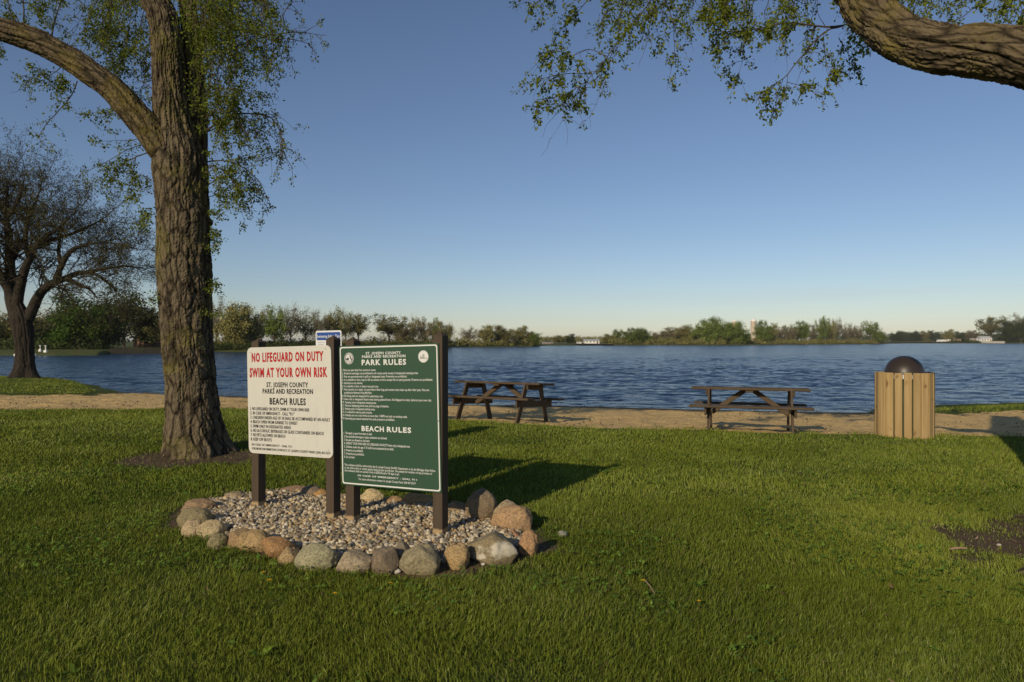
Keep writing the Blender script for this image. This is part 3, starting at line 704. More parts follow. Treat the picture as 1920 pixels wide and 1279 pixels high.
mb = MB(); thick(mb, px([p[:2] for p in lp], np.interp(np.arange(len(lp)), [0, 3, 5, 8, 12], [5.2, 5.45, 5.85, 6.7, 7.6]))-rp, np.array([p[2] for p in lp])*.86/F*np.interp(np.arange(len(lp)), [0, 3, 5, 8, 12], [5.2, 5.45, 5.85, 6.7, 7.6]), 240, .014, .032, 0, 8, None, .09, 17.); mb.build('limb', M['bark_limb'], rt)
cr = MB()
def S(path, r=.008, dY=0.0, **kw):
    Y = YR+2.1+dY+np.cumsum(g.standard_normal(len(path))*.05); spray(cr, px(path, Y)-rp, r, g, .040, **kw)
k1 = dict(sublen=.34, per=4, cl=7, spread=.021)
S([(1290, -90), (1215, 5), (1180, 50), (1150, 88), (1120, 128), (1085, 162), (1050, 180), (1002, 188)], .009, .2, nsub=26, **k1)
S([(1180, 50), (1150, 95), (1138, 138), (1095, 165), (1060, 200), (1042, 215)], .006, .2, nsub=16, **k1)
S([(1140, 105), (1100, 92), (1070, 105), (1030, 95), (1012, 130)], .005, .1, nsub=16, **k1)
S([(1110, 140), (1060, 140), (1020, 150), (985, 160)], .005, .1, nsub=16, **k1)
S([(1085, 162), (1050, 185), (1015, 200), (990, 210)], .004, .2, nsub=10, **k1)
S([(1130, 140), (1124, 180), (1108, 215), (1090, 235)], .003, .2, nsub=6, sublen=.3, bare=1.)
S([(1085, 165), (1055, 225), (1030, 270)], .003, .2, nsub=5, sublen=.3, bare=1.)
S([(1130, -30), (1085, 20), (1055, 50), (1035, 88)], .005, .4, nsub=14, **k1)
S([(1045, -40), (1015, 0), (990, 18)], .005, .3, nsub=10, **k1)
S([(1230, -40), (1262, 40), (1265, 100), (1255, 170)], .006, .5, nsub=16, **k1)
S([(1330, -40), (1340, 40), (1352, 100), (1372, 140)], .006, .6, nsub=16, **k1)
S([(1420, -30), (1395, 50), (1388, 110), (1376, 150)], .006, .5, nsub=14, **k1)
S([(1582, 48), (1545, 62), (1505, 108), (1470, 148), (1435, 172), (1420, 195)], .010, .2, nsub=18, **k1)
S([(1475, 155), (1515, 168), (1535, 188)], .004, .2, nsub=8, **k1)
S([(1455, 172), (1457, 195), (1455, 212)], .004, .2, nsub=6, **k1)
S([(1580, 50), (1530, 50), (1480, 42), (1420, 52), (1355, 62)], .012, .3, nsub=30, **k1)
S([(1572, 72), (1592, 108), (1606, 128)], .005, .5, nsub=9, **k1)
S([(1545, 82), (1548, 125), (1560, 145)], .005, .4, nsub=9, **k1)
S([(1700, 22), (1745, 45), (1790, 42), (1822, 22), (1850, -5)], .011, .3, nsub=9, **k1)
S([(1655, -30), (1700, 15), (1720, 30)], .007, .6, nsub=14, **k1)
S([(1860, -40), (1880, 5), (1900, 25)], .006, .6, nsub=12, **k1)
S([(1900, -30), (1915, 20), (1925, 40)], .006, .3, nsub=10, **k1)
for k in range(25):
    x0 = g.uniform(1120, 1610); y1 = g.uniform(10, 105); S([(x0+60, -80), (x0+25, -20), (x0+10, y1*.5), (x0, y1)], .006, g.uniform(.1, 2.2), nsub=14, sublen=.40, per=4, cl=7, spread=.028)
for k in range(10):
    x0 = g.uniform(1660, 1920); y1 = g.uniform(-5, 35); S([(x0+60, -80), (x0+25, -20), (x0+10, y1*.5), (x0, y1)], .006, g.uniform(.8, 2.2), nsub=8, sublen=.4, per=4, cl=8, spread=.027)
cr.build('crown', [M['twig'], M['leaf']], rt)

# ------------------------------------------------------------------ the bare spreading tree on the grassy point
g = np.random.default_rng(44); YM = 34.0; sM = F/YM
bt = empty('budding_tree', (at(46, 708, YM)[0], YM, -.15)); mp_ = np.array(bt.location)
tag(bt, 'dark wide spreading tree in early bud standing on the grassy point at left', 'tree')
mb = MB()
def q(pts, dY=0): return px([(x/2.72, y/2.72+250) for x, y in pts], YM+dY)-mp_
def flareM(th, s): return .45*np.exp(-s/.45)*(1+.4*np.sin(th*4+1))
thick(mb, q([(122, 1262), (124, 1180), (124, 1090), (116, 1010), (105, 950), (80, 880)]), [.43, .39, .39, .46, .48, .36], 90, .08, .06, 0, 11, flareM, .08, 5.)
main = []
def T(pts, r, dY=0):
    P = q(pts, dY if hasattr(dY, '__len__') else np.linspace(0, dY, len(pts)) if dY else 0); P, rr = resample(P, np.linspace(r[0]*.70, r[1]*.4, len(pts)), .22)
    thick(mb, P, rr, 24, .2, .03, 0, 12, None, .08, 5.); main.append((P, rr))
T([(100, 960), (65, 870), (52, 760), (50, 640), (44, 520), (30, 420), (38, 330), (34, 250)], (.50, .06), .8)
T([(70, 850), (20, 760), (-40, 640), (-90, 500), (-120, 380)], (.34, .06), -.6)
T([(85, 880), (112, 740), (150, 640), (205, 550), (290, 490), (400, 390)], (.36, .05), -.8)
T([(140, 950), (170, 890), (200, 825), (255, 772), (330, 742), (410, 712), (490, 722), (560, 770), (610, 820)], (.40, .06), .9)
T([(285, 752), (312, 680), (365, 600), (450, 568), (560, 560), (700, 590)], (.22, .04), -.5)
T([(340, 742), (400, 772), (460, 800), (500, 850)], (.16, .04), -.7)
T([(312, 680), (300, 600), (310, 500), (330, 380)], (.14, .04), .8)
T([(150, 640), (130, 540), (150, 420), (190, 330), (215, 255)], (.20, .04), .6)
T([(50, 640), (110, 560), (150, 460)], (.18, .04), 1.2)
T([(205, 550), (280, 540), (400, 500), (520, 440), (590, 380)], (.16, .04), 1.2)
T([(50, 500), (-20, 400), (-60, 280)], (.15, .04), .8)
T([(440, 712), (540, 690), (650, 680), (730, 690)], (.14, .03), .5)
T([(44, 420), (90, 350), (110, 290), (120, 240)], (.14, .04), -.8)
mb.build('trunk', M['bark_dark'], bt)
cr = MB(); ends = []
def twig(p, d, Ln, r, lev):
    m = 5; Pp = [p]; d = d/np.linalg.norm(d)
    for j in range(m):
        d = d+.20*g.standard_normal(3)+np.array([0, 0, .02]); d /= np.linalg.norm(d); Pp.append(Pp[-1]+d*Ln/m)
    Pp = np.array(Pp); tube(cr, Pp, r, r*.45, 3, 0)
    if lev >= 3:
        for j in range(2, m+1): ends.append(Pp[j])
        return
    for k in range((5, 6, 5)[lev]):
        t = g.uniform(.25, 1); b = min(int(t*m), m-1); pp = Pp[b]+(Pp[b+1]-Pp[b])*(t*m-b)
        nd = (Pp[b+1]-Pp[b]); nd /= np.linalg.norm(nd); nd = nd*.9+.75*g.standard_normal(3); twig(pp, nd, Ln*g.uniform(.45, .75), r*.55, lev+1)
for P, rr in main:
    Lt = len(P)
    for k in range(int(Lt*1.1)):
        i = int(Lt*(.22+.78*g.random()**.8)); i = min(i, Lt-2); d = P[i+1]-P[i]; d /= np.linalg.norm(d); d = d*.6+g.standard_normal(3)*.8+np.array([.10, 0, .10])
        twig(P[i], d, g.uniform(1.0, 2.2), max(.014, rr[i]*.25), 1)
    twig(P[-1], P[-1]-P[-3], 1.6, rr[-1], 1)
E = np.array(ends); E = np.repeat(E, 2, 0)+.06*g.standard_normal((len(E)*2, 3)); leaves(cr, E[g.random(len(E)) < .8], .07, 1, g, .0, .6)
cr.build('crown', [M['bark_dark'], M['leaf_bud']], bt)

# ------------------------------------------------------------------ far trees: unit prototypes, then one object per tree
def proto(kind, seed):
    g = np.random.default_rng(seed); tr = MB(); cr = MB()
    if kind == 'conifer':
        tube(tr, [(0, 0, 0), (0, 0, .5), (0, 0, .97)], .02, .004, 6); P = []
        for k in range(3200):
            z = .06+.94*g.random()**1.3; rr = (1-z)*.5*(.55+.5*g.random()); a = g.random()*6.283; P.append((rr*np.cos(a), rr*np.sin(a), z-.06*rr))
        leaves(cr, np.array(P), .045, 1, g, .6, .5); return tr, cr
    low = {'bushy': .04, 'round': .22, 'bare': .24, 'spread': .36, 'tall': .16}[kind]
    tube(tr, [(0, 0, -.03), (.01*g.standard_normal(), 0, low*.7), (.02*g.standard_normal(), .01, .55), (.02*g.standard_normal(), 0, .8)], .022 if kind != 'spread' else .034, .007, 7)
    tips = []; nl = {'bushy': 26, 'round': 24, 'bare': 22, 'spread': 17, 'tall': 20}[kind]
    for k in range(nl):
        z0 = low*.6+g.random()*(.5-low*.3); a = 6.283*(k/nl*2.618 % 1)+g.random(); z1 = low+.04+(.96-low)*((k+.5)/nl)
        env = math.sqrt(max(.02, 1-((z1-(low+1)/2)/((1-low)/2*1.06))**2))
        if kind == 'spread': env = max(.35, min(1, .5+1.0*(z1-low)))*(1 if z1 < .8 else .75)
        rr = .5*env*(.62+.42*g.random()); e = np.array([rr*math.cos(a), rr*math.sin(a), z1])
        s0 = np.array([0, 0, min(z0, z1-.03)]); mid = s0*.45+e*.55+np.array([0, 0, .05])+.02*g.standard_normal(3)
        Pl, _ = resample([s0, mid, e], [1, 1, 1], .06); tube(cr, Pl, .010, .003, 4, 0)
        for j in range(9):
            i = g.integers(len(Pl)//3, len(Pl)); d = g.standard_normal(3)+.5*(e-s0)/np.linalg.norm(e-s0)+[0, 0, .35]; d /= np.linalg.norm(d); Lb = .07+.09*g.random()
            t0 = Pl[i]; t1 = t0+d*Lb*.5; t2 = t1+(d+.4*g.standard_normal(3))*Lb*.5; tube(cr, [t0, t1, t2], .0032, .0014, 3, 0); tips.append((t1+t2)/2); tips.append(t2)
            if kind == 'bare':
                for w in range(4): d2 = d+.7*g.standard_normal(3)+[0, 0, .3]; t3 = t1+d2*.06; tube(cr, [t1, (t1+t3)/2+.004*g.standard_normal(3), t3], .0018, .001, 3, 0); tips.append(t3)
    tips = np.array(tips); n = {'bushy': 26, 'round': 22, 'bare': 4, 'spread': 14, 'tall': 17}[kind]
    sd = {'bushy': .055, 'round': .048, 'bare': .026, 'spread': .036, 'tall': .044}[kind]
    sh = np.clip(.5+.5*g.standard_normal(len(tips)), 0, 1)
    Pn = np.repeat(tips, n, 0)+sd*g.standard_normal((len(tips)*n, 3))
    ok = Pn[:, 2] > low*.5
    leaves(cr, Pn[ok], .034 if kind != 'bare' else .024, 1, g, .1, .8, np.repeat(sh, n)[ok])
    return tr, cr
PROTO = {}
def get_proto(kind, var, colr):
    k = (kind, var, colr)
    if k not in PROTO:
        tr, cr = proto(kind, hash_seed(kind)+var*13)
        PROTO[k] = (tr.mesh('trunk', M['trunk_far']), cr.mesh('crown', [M['twig_far'] if colr != 'far_dark' else M['bark_dark'], M[colr]]))
    return PROTO[k]
def hash_seed(s): return sum(ord(c)*(i+3) for i, c in enumerate(s)) % 997
# px centre, px top, px width, metres behind the water's edge, kind, colour, group, label
TREES = [
 (8, 588, 95, 26, 'round', 'far_olive', 'L', 'olive tree behind the trunk of the budding tree at the left edge'),
 (62, 600, 70, 34, 'bushy', 'far_dark', 'L', 'dark low tree just right of the budding tree trunk'),
 (108, 578, 80, 40, 'round', 'far_brown', 'L', 'brownish tree rising behind the two white lawn posts'),
 (150, 562, 96, 22, 'bushy', 'far_bright', 'L', 'dense leafy green tree on the mown point across the water'),
 (192, 575, 62, 20, 'bushy', 'far_dark', 'L', 'nearly black tree between the leafy green tree and the brick house'),
 (232, 546, 108, 30, 'tall', 'far_dark', 'L', 'tall dark tree with thin crown left of the brick house'),
 (284, 582, 54, 34, 'round', 'far_dark', 'L', 'dark tree half hidden by the big trunk right of the brick house'),
 (312, 590, 60, 30, 'round', 'far_olive', 'L', 'olive tree standing behind the big trunk'),
 (360, 585, 60, 30, 'round', 'far_olive', 'L', 'olive tree behind the right side of the big trunk'),
 (406, 566, 44, 20, 'bare', 'far_brown', 'L', 'bare pale stemmed tree right beside the big trunk'),
 (437, 571, 56, 12, 'bushy', 'far_olive', 'L', 'tall full olive green tree left of the white sign'),
 (468, 580, 42, 14, 'bushy', 'far_olive', 'L', 'olive tree above the left post of the white sign'),
 (490, 580, 42, 26, 'bare', 'far_brown', 'L', 'thin brown budding tree above the left top corner of the white sign'),
 (514, 579, 40, 18, 'tall', 'far_green', 'L', 'narrow green tree above the word LIFEGUARD'),
 (545, 577, 48, 22, 'bare', 'far_brown', 'L', 'bare brown tree with a stout trunk above the middle of the white sign'),
 (572, 583, 44, 24, 'bare', 'far_olive', 'L', 'thin olive brown tree left of the blue headed sign'),
 (600, 587, 36, 30, 'bare', 'far_brown', 'L', 'pale bare tree above the blue headed sign'),
 (626, 581, 42, 30, 'tall', 'far_olive', 'L', 'slender olive tree right above the blue headed sign corner'),
 (648, 585, 36, 36, 'bare', 'far_olive', 'L', 'airy tree above the left post of the green sign'),
 (672, 590, 44, 26, 'spread', 'far_olive', 'L', 'airy olive tree above the left seal of the green sign'),
 (702, 631, 18, 18, 'conifer', 'far_dark', 'L', 'small black conical evergreen above the green sign'),
 (730, 592, 62, 26, 'spread', 'far_olive', 'L', 'wide spreading olive tree with a pale trunk above the words PARK RULES'),
 (757, 610, 36, 44, 'round', 'far_brown', 'L', 'brown rounded tree behind the dark roofed house'),
 (776, 595, 22, 26, 'bare', 'far_olive', 'L', 'thin tall bare tree right of the dark roofed house'),
 (796, 599, 32, 20, 'tall', 'far_brown', 'L', 'rusty olive tree above the right seal of the green sign'),
 (815, 600, 20, 24, 'tall', 'far_green', 'L', 'narrow pointed green tree just left of the tallest sign post'),
 (833, 608, 36, 5, 'bushy', 'far_olive', 'L', 'olive tree overhanging the water right of the tallest sign post'),
 (880, 615, 36, 16, 'bare', 'far_brown', 'M', 'domed brown bare tree between the two white boathouses'),
 (912, 613, 34, 10, 'round', 'far_olive', 'M', 'olive tree right of the second white boathouse'),
 (943, 614, 40, 8, 'bushy', 'far_olive', 'M', 'broad olive brown tree in the middle of the lakeside clump'),
 (976, 615, 34, 10, 'bushy', 'far_olive', 'M', 'olive tree with greener foot near the right end of the lakeside clump'),
 (999, 623, 26, 6, 'bushy', 'far_green', 'M', 'last low green tree at the right tip of the lakeside clump'),
 (1050, 630, 26, 60, 'round', 'far_olive', 'M', 'small round tree left of the white barn'),
 (1069, 628, 20, 55, 'bushy', 'far_dark', 'M', 'small dark tree directly left of the white barn'),
 (1143, 627, 26, 12, 'bushy', 'far_olive', 'M', 'low tree left of the white trailer'),
 (1159, 618, 22, 18, 'spread', 'far_green', 'M', 'slim loose tree above the white trailer'),
 (1184, 618, 30, 8, 'bushy', 'far_green', 'M', 'left one of two full green trees right of the white trailer'),
 (1206, 616, 30, 9, 'bushy', 'far_green', 'M', 'right one of two full green trees right of the white trailer'),
 (1236, 623, 30, 22, 'round', 'far_brown', 'M', 'low reddish brown tree right of the paired green trees'),
 (1258, 615, 34, 26, 'round', 'far_brown', 'M', 'reddish brown tree left of the large green grove'),
 (1285, 612, 36, 20, 'bushy', 'far_olive', 'M', 'olive tree at the left foot of the large green grove'),
 (1318, 604, 42, 14, 'bushy', 'far_green', 'M', 'left large green tree of the grove beside the silo'),
 (1350, 600, 46, 10, 'bushy', 'far_green', 'M', 'tallest green tree in the middle of the grove beside the silo'),
 (1378, 605, 40, 8, 'bushy', 'far_green', 'M', 'right large green tree of the grove beside the silo'),
 (1394, 625, 24, 5, 'bushy', 'far_bright', 'M', 'low bright green tree at the right foot of the grove by the silo'),
 (1431, 606, 30, 16, 'bushy', 'far_green', 'R', 'full green tree directly right of the silo'),
 (1447, 609, 22, 22, 'tall', 'far_olive', 'R', 'narrow olive tree second right of the silo'),
 (1461, 611, 20, 30, 'bare', 'far_brown', 'R', 'leafless tree third right of the silo'),
 (1479, 611, 28, 24, 'tall', 'far_brown', 'R', 'brown tree left of the small white house in the trees'),
 (1502, 606, 28, 18, 'round', 'far_green', 'R', 'rounded green brown tree over the small white house in the trees'),
 (1526, 609, 22, 30, 'bare', 'far_brown', 'R', 'leafless tree right of the small white house in the trees'),
 (1541, 597, 22, 20, 'tall', 'far_green', 'R', 'tallest slim green tree right of the silo'),
 (1557, 601, 18, 22, 'tall', 'far_olive', 'R', 'slim tree close right of the tallest slim green tree'),
 (1571, 599, 18, 26, 'bare', 'far_brown', 'R', 'tall leafless tree between the slim green tree and the bare row'),
 (1585, 609, 18, 28, 'bare', 'far_brown', 'R', 'first of three thin leafless trees in a row by the far shore'),
 (1598, 609, 18, 28, 'bare', 'far_brown', 'R', 'middle of three thin leafless trees in a row by the far shore'),
 (1611, 610, 18, 28, 'bare', 'far_brown', 'R', 'last of three thin leafless trees in a row by the far shore'),
 (1633, 604, 30, 14, 'spread', 'far_green', 'R', 'green tree with bare pale trunk at the left end of the stubble field'),
 (1650, 621, 22, 22, 'bushy', 'far_green', 'R', 'low green tree at the near corner of the stubble field'),
 (1682, 623, 22, 320, 'bushy', 'far_dark', 'R', 'dark rounded tree at the left of the row behind the stubble field'),
 (1699, 624, 20, 325, 'bushy', 'far_dark', 'R', 'second dark tree of the row behind the stubble field'),
 (1715, 622, 22, 322, 'bushy', 'far_dark', 'R', 'dark tree in the middle of the row behind the stubble field'),
 (1732, 623, 22, 326, 'bushy', 'far_olive', 'R', 'olive tree near the right of the row behind the stubble field'),
 (1749, 621, 20, 322, 'round', 'far_dark', 'R', 'dark tree at the right end of the row behind the stubble field'),
 (1779, 620, 18, 130, 'round', 'far_olive', 'R', 'round tree above the white dome shed'),
 (1800, 624, 20, 130, 'bushy', 'far_dark', 'R', 'low dark tree right of the white dome shed'),
 (1824, 621, 24, 120, 'round', 'far_brown', 'R', 'brown tree left of the big pale spreading tree'),
 (1858, 596, 54, 60, 'spread', 'far_olive', 'R', 'big pale spreading tree over the lakeside house at right'),
 (1893, 606, 34, 26, 'bushy', 'far_dark', 'R', 'dark tree right of the lakeside house'),
 (1914, 600, 36, 20, 'round', 'far_dark', 'R', 'dark tree at the right edge of the far shore'),
 (1908, 592, 28, 40, 'bare', 'far_brown', 'R', 'leafless treetop standing above the dark trees at the right edge'),
]
GR = {'L': 'trees along the near left shore', 'M': 'trees along the middle of the far shore', 'R': 'trees along the far right shore'}
for i, (tx, ty, tw, off, kind, colr, gr, lab) in enumerate(TREES):
    Y = float(Yf(tx))+off; h = CAMZ+(640-ty)/F*Y-.1; w = tw/F*Y
    tm, cm = get_proto(kind, i % 3 if kind not in ('conifer',) else 0, colr)
    zb = float(np.interp(off, offs, zo))
    root = empty('conifer' if kind == 'conifer' else 'tree', ((tx-960)/F*Y, Y, zb-.05), (i*2.399) % 6.28)
    root.scale = (w*1.2, w*1.2, h-zb+.1); tag(root, lab, 'tree', GR[gr])
    link('trunk', tm, root); link('crown', cm, root)

# shrubs along the far waterline and the wood on the horizon: countless
def shrubs(name, label, p0, p1, off0, off1, h0, h1, n, colr, seed, leafs=.35):
    g = np.random.default_rng(seed); mb = MB(); P = []; sh = []
    for k in range(n):
        x = g.uniform(p0, p1); Y = float(Yf(x))+g.uniform(off0, off1); h = g.uniform(h0, h1)*(.6+.5*(n2(np.array([x*.05]), np.array([0.]), 1, 2, seed)[0]+.5)); w = h*g.uniform(.7, 1.3)
        c = np.array([(x-960)/F*Y, Y, float(np.interp(Y-float(Yf(x)), offs, zo))]); m = 34
        d = g.standard_normal((m, 3)); d /= np.linalg.norm(d, axis=1)[:, None]; d[:, 2] = np.abs(d[:, 2]); P.append(c+d*np.array([w*.5, w*.5, h])*(.55+.45*g.random((m, 1)))); sh.append(np.full(m, g.random()))
    P = np.concatenate(P); leaves(mb, P, leafs, 0, g, .2, .8, np.concatenate(sh)); return tag(mb.build(name, M[colr]), label, 'bushes', kind='stuff')
shrubs('shore_bushes', 'low dark bushes along the near left shore', 305, 850, 1.5, 9, .8, 2.0, 420, 'far_dark', 61, .28)
shrubs('shore_bushes', 'olive undergrowth under the trees of the left shore', 395, 850, 8, 30, 1.5, 3.6, 380, 'far_olive', 62, .34)
shrubs('shore_bushes', 'undergrowth behind the mown point at left', -20, 205, 18, 40, 1.6, 4.2, 200, 'far_dark', 63, .34)
shrubs('shore_bushes', 'low bushes along the middle shore clump', 852, 1012, 1.5, 12, 1.2, 3.6, 200, 'far_olive', 64, .5)
shrubs('shore_bushes', 'low brush along the far shore below the silo', 1140, 1660, 1.5, 22, 1.2, 4.2, 620, 'far_olive', 65, .6)
shrubs('shore_bushes', 'brush at the foot of the lakeside house', 1780, 1990, 4, 60, 1.5, 4, 150, 'far_dark', 66, .7)
def wood(name, label, p0, p1, Y0, Y1, hp, n, colr, seed, base=.6):
    g = np.random.default_rng(seed); mb = MB(); P = []; sh = []
    for k in range(n):
        x = g.uniform(p0, p1); Y = g.uniform(Y0, Y1); h = CAMZ+hp/F*Y*(.7+.45*g.random()); w = h*.8; c = np.array([(x-960)/F*Y, Y, base]); m = 40
        d = g.standard_normal((m, 3)); d /= np.linalg.norm(d, axis=1)[:, None]; d[:, 2] = d[:, 2]*.5+.5; P.append(c+d*np.array([w*.5, w*.5, h])*(.5+.5*g.random((m, 1)))); sh.append(np.full(m, g.random()))
    leaves(mb, np.concatenate(P), Y0/600*1.1, 0, g, .1, .8, np.concatenate(sh)); return tag(mb.build(name, M[colr]), label, 'wood', kind='stuff')
wood('distant_wood', 'distant low wood on the horizon behind the white barn', 1000, 1250, 800, 1000, 8, 420, 'far_olive', 71)
wood('distant_wood', 'distant dark wood on the horizon behind the stubble field', 1400, 2000, 950, 1200, 17, 800, 'far_dark', 72)

# ------------------------------------------------------------------ far buildings
def house(p0, p1, ytop, yeave, ybase, Y, wall, roof, name, label, cat, group=None, depth=7., nwin=2, hip=False, door=True):
    s = Y/F; W = (p1-p0)*s; z0 = CAMZ-(ybase-640)*s; ze = CAMZ-(yeave-640)*s; zt = CAMZ-(ytop-640)*s
    o = empty(name, (((p0+p1)/2-960)*s, Y, z0)); tag(o, label, cat, group); H = ze-z0; T_ = zt-z0
    m = MB(); m.box(-W/2, W/2, 0, depth, -.3, H); m.build('wall', wall, o)
    m = MB(); e_ = .25; ins = W*.3 if hip else 0
    V = [(-W/2-e_, -e_, H), (W/2+e_, -e_, H), (W/2+e_, depth+e_, H), (-W/2-e_, depth+e_, H), (-W/2-e_+ins, depth/2, T_), (W/2+e_-ins, depth/2, T_)]
    m.poly(V, [(0, 1, 5, 4), (2, 3, 4, 5), (1, 2, 5), (3, 0, 4), (3, 2, 1, 0)]); m.build('roof', roof, o)
    for k in range(nwin):
        x = -W/2+W*(k+.5)/(nwin+(1 if door else 0)); m = MB(); m.box(x-W*.05, x+W*.05, -.06, .05, H*.4, H*.8); m.build('window', M['glass_dark'], o)
    if door:
        x = W*.36; m = MB(); m.box(x-.45, x+.45, -.05, .05, 0, min(2.0, H*.85)); m.build('door', M['roof_brown'], o)
    return o
house(250, 291, 624, 634, 650, 150, M['house_brick'], M['roof_brown'], 'house', 'brick house with brown roof seen left of the big trunk', 'house', nwin=3)
house(743, 771, 625, 637, 648, 232, M['house_tan'], M['roof_dark'], 'house', 'house with dark hipped roof above the green sign', 'house', hip=True, nwin=3)
house(864, 879, 642, 645, 650.3, 238, M['house_white'], M['house_tan'], 'boathouse', 'left of two small white boathouses at the water', 'boathouse', 'white boathouses on the shore', nwin=1, door=False, depth=4)
house(892, 905, 641, 643.5, 649, 246, M['house_white'], M['roof_grey'], 'boathouse', 'right of two small white boathouses at the water', 'boathouse', 'white boathouses on the shore', nwin=1, depth=4)
house(1017, 1037, 642, 643, 645.5, 345, M['house_tan'], M['roof_grey'], 'shed', 'long low pale shed left of the white barn', 'shed', nwin=2, depth=5)
house(1082, 1093, 641.3, 642.2, 644.6, 385, M['house_white'], M['roof_grey'], 'shed', 'small white shed just left of the white barn', 'shed', nwin=1, depth=5)
house(1097, 1124, 636.6, 639.5, 644.4, 380, M['house_white'], M['roof_grey'], 'barn', 'white barn standing on the far sandy shore', 'barn', nwin=3, depth=9)
house(1158, 1172, 638.6, 639.6, 642.3, 365, M['house_white'], M['roof_grey'], 'trailer', 'white trailer under the slim loose tree', 'trailer', nwin=2, depth=3)
house(1506, 1519, 631.5, 634, 639.5, 450, M['house_white'], M['roof_grey'], 'house', 'small white house among the trees right of the silo', 'house', nwin=1)
house(1840, 1860, 631, 635, 640.5, 625, M['house_white'], M['roof_grey'], 'house', 'white lakeside house with grey roof behind the pale seawall', 'house', nwin=3)
house(1777, 1783, 636, 637, 639.5, 690, M['house_white'], M['roof_brown'], 'shed', 'tiny shed right of the white dome shed', 'shed', nwin=1, door=False, depth=4)
house(1792, 1802, 635.5, 636.8, 639.6, 690, M['house_tan'], M['roof_brown'], 'shed', 'tan shed between the dome shed and the lakeside house', 'shed', nwin=1, door=False, depth=4)
house(1823, 1830, 635, 636.5, 640, 660, M['house_tan'], M['roof_grey'], 'shed', 'pale shed left of the lakeside house', 'shed', nwin=1, door=False, depth=4)
# dome shed
Y = 680; s = Y/F; o = empty('dome_shed', ((1769.5-960)*s, Y, .6)); tag(o, 'white rounded dome shed beyond the stubble field', 'shed')
m = MB(); a = np.linspace(0, np.pi, 15); ring = np.stack([np.cos(a)*5*s, a*0, np.sin(a)*4.6*s], 1); V = np.vstack([ring, ring+[0, 8, 0]])
m.poly(V, [(i, i+15, i+16, i+1) for i in range(14)]+[tuple(range(15)), tuple(range(29, 14, -1))]); m.build('shell', M['house_white'], o)
m = MB(); m.box(-1.2, 1.2, -.06, .04, 0, 1.6); m.build('door', M['roof_grey'], o)
# silos
def silo(pxc, wpx, ytop, ycyl, Y, label):
    s = Y/F; r = wpx/2*s; o = empty('silo', ((pxc-960)*s, Y, .3)); tag(o, label, 'silo', 'silos on the far shore'); H = CAMZ-(ycyl-640)*s-.3; D = CAMZ-(ytop-640)*s-.3-H
    m = MB(); n = 28; a = np.linspace(0, 2*np.pi, n, endpoint=False); zs = [-.5]; rs = [r]
    for k in range(12): z = H*(k+.5)/12; zs += [z-.12, z-.1, z+.1, z+.12]; rs += [r, r*1.02, r*1.02, r]
    zs.append(H); rs.append(r); V = np.concatenate([np.stack([np.cos(a)*q, np.sin(a)*q, a*0+z], 1) for z, q in zip(zs, rs)]); j = np.arange(n)
    m.add(V, np.concatenate([np.stack([k*n+j, k*n+(j+1) % n, (k+1)*n+(j+1) % n, (k+1)*n+j], 1) for k in range(len(zs)-1)])); m.build('wall', M['silo'], o)
    m = MB(); V = np.concatenate([np.stack([np.cos(a)*r*1.03*math.cos(t), np.sin(a)*r*1.03*math.cos(t), a*0+H+.01+D*math.sin(t)], 1) for t in np.linspace(0, 1.5, 8)])
    m.add(V, np.concatenate([np.stack([k*n+j, k*n+(j+1) % n, (k+1)*n+(j+1) % n, (k+1)*n+j], 1) for k in range(7)])); m.poly(V[-n:], [tuple(range(n))]); m.build('dome', M['house_white'], o, smooth=True)
silo(1413, 10.5, 598.5, 603, 440, 'tall tan silo with a white dome standing clear of the trees')
silo(1377, 9, 600.5, 603.5, 470, 'silo of which only the pale dome shows over the green grove')
# seawall, retaining wall, lawn posts, boats
def wallbox(name, mat, p0, p1, ytop, ybase, Y, th, label, cat):
    s = Y/F; m = MB(); x0 = (p0-960)*s; x1 = (p1-960)*s; n = max(3, int((x1-x0)/2.5)); z0 = CAMZ-(ybase-640)*s; z1 = CAMZ-(ytop-640)*s
    for k in range(n): m.box(x0+(x1-x0)*k/n, x0+(x1-x0)*(k+.985)/n, 0, th, z0-.3, z1-.03*(k % 2))
    m.box(x0-.1, x1+.1, -.05, th+.05, z1+.003, z1+.12); return tag(m.build(name, mat, None, (0, Y, 0)), label, cat)
wallbox('seawall', M['stone_wall'], 1841, 1884, 640.5, 644, 598, .6, 'pale seawall in front of the lakeside house at right', 'wall')
wallbox('retaining_wall', M['dark_wall'], 206, 302, 655.5, 664, 112, .4, 'dark timber retaining wall along the shore below the brick house', 'wall')
def turned(px_, y0, y1, Y, r, label):
    s = Y/F; H = (y1-y0)*s; o = empty('lawn_post', ((px_-960)*s, Y, CAMZ-(y1-640)*s)); tag(o, label, 'post', 'white posts on the mown point')
    m = MB(); m.box(-r*1.5, r*1.5, -r*1.5, r*1.5, -.2, H*.25); m.build('base', M['house_white'], o)
    m = MB(); tube(m, [(0, 0, H*.25), (0, 0, H*.5), (0, 0, H*.9)], r*.7, r*.5, 8); m.build('shaft', M['house_white'], o)
    m = MB(); m.box(-r, r, -r, r, H*.9, H); m.build('cap', M['house_white'], o)
turned(75.5, 648, 658, 102, .11, 'left of two white posts on the mown point by the water')
turned(85.6, 648.5, 660, 100, .13, 'right of two white posts on the mown point by the water')
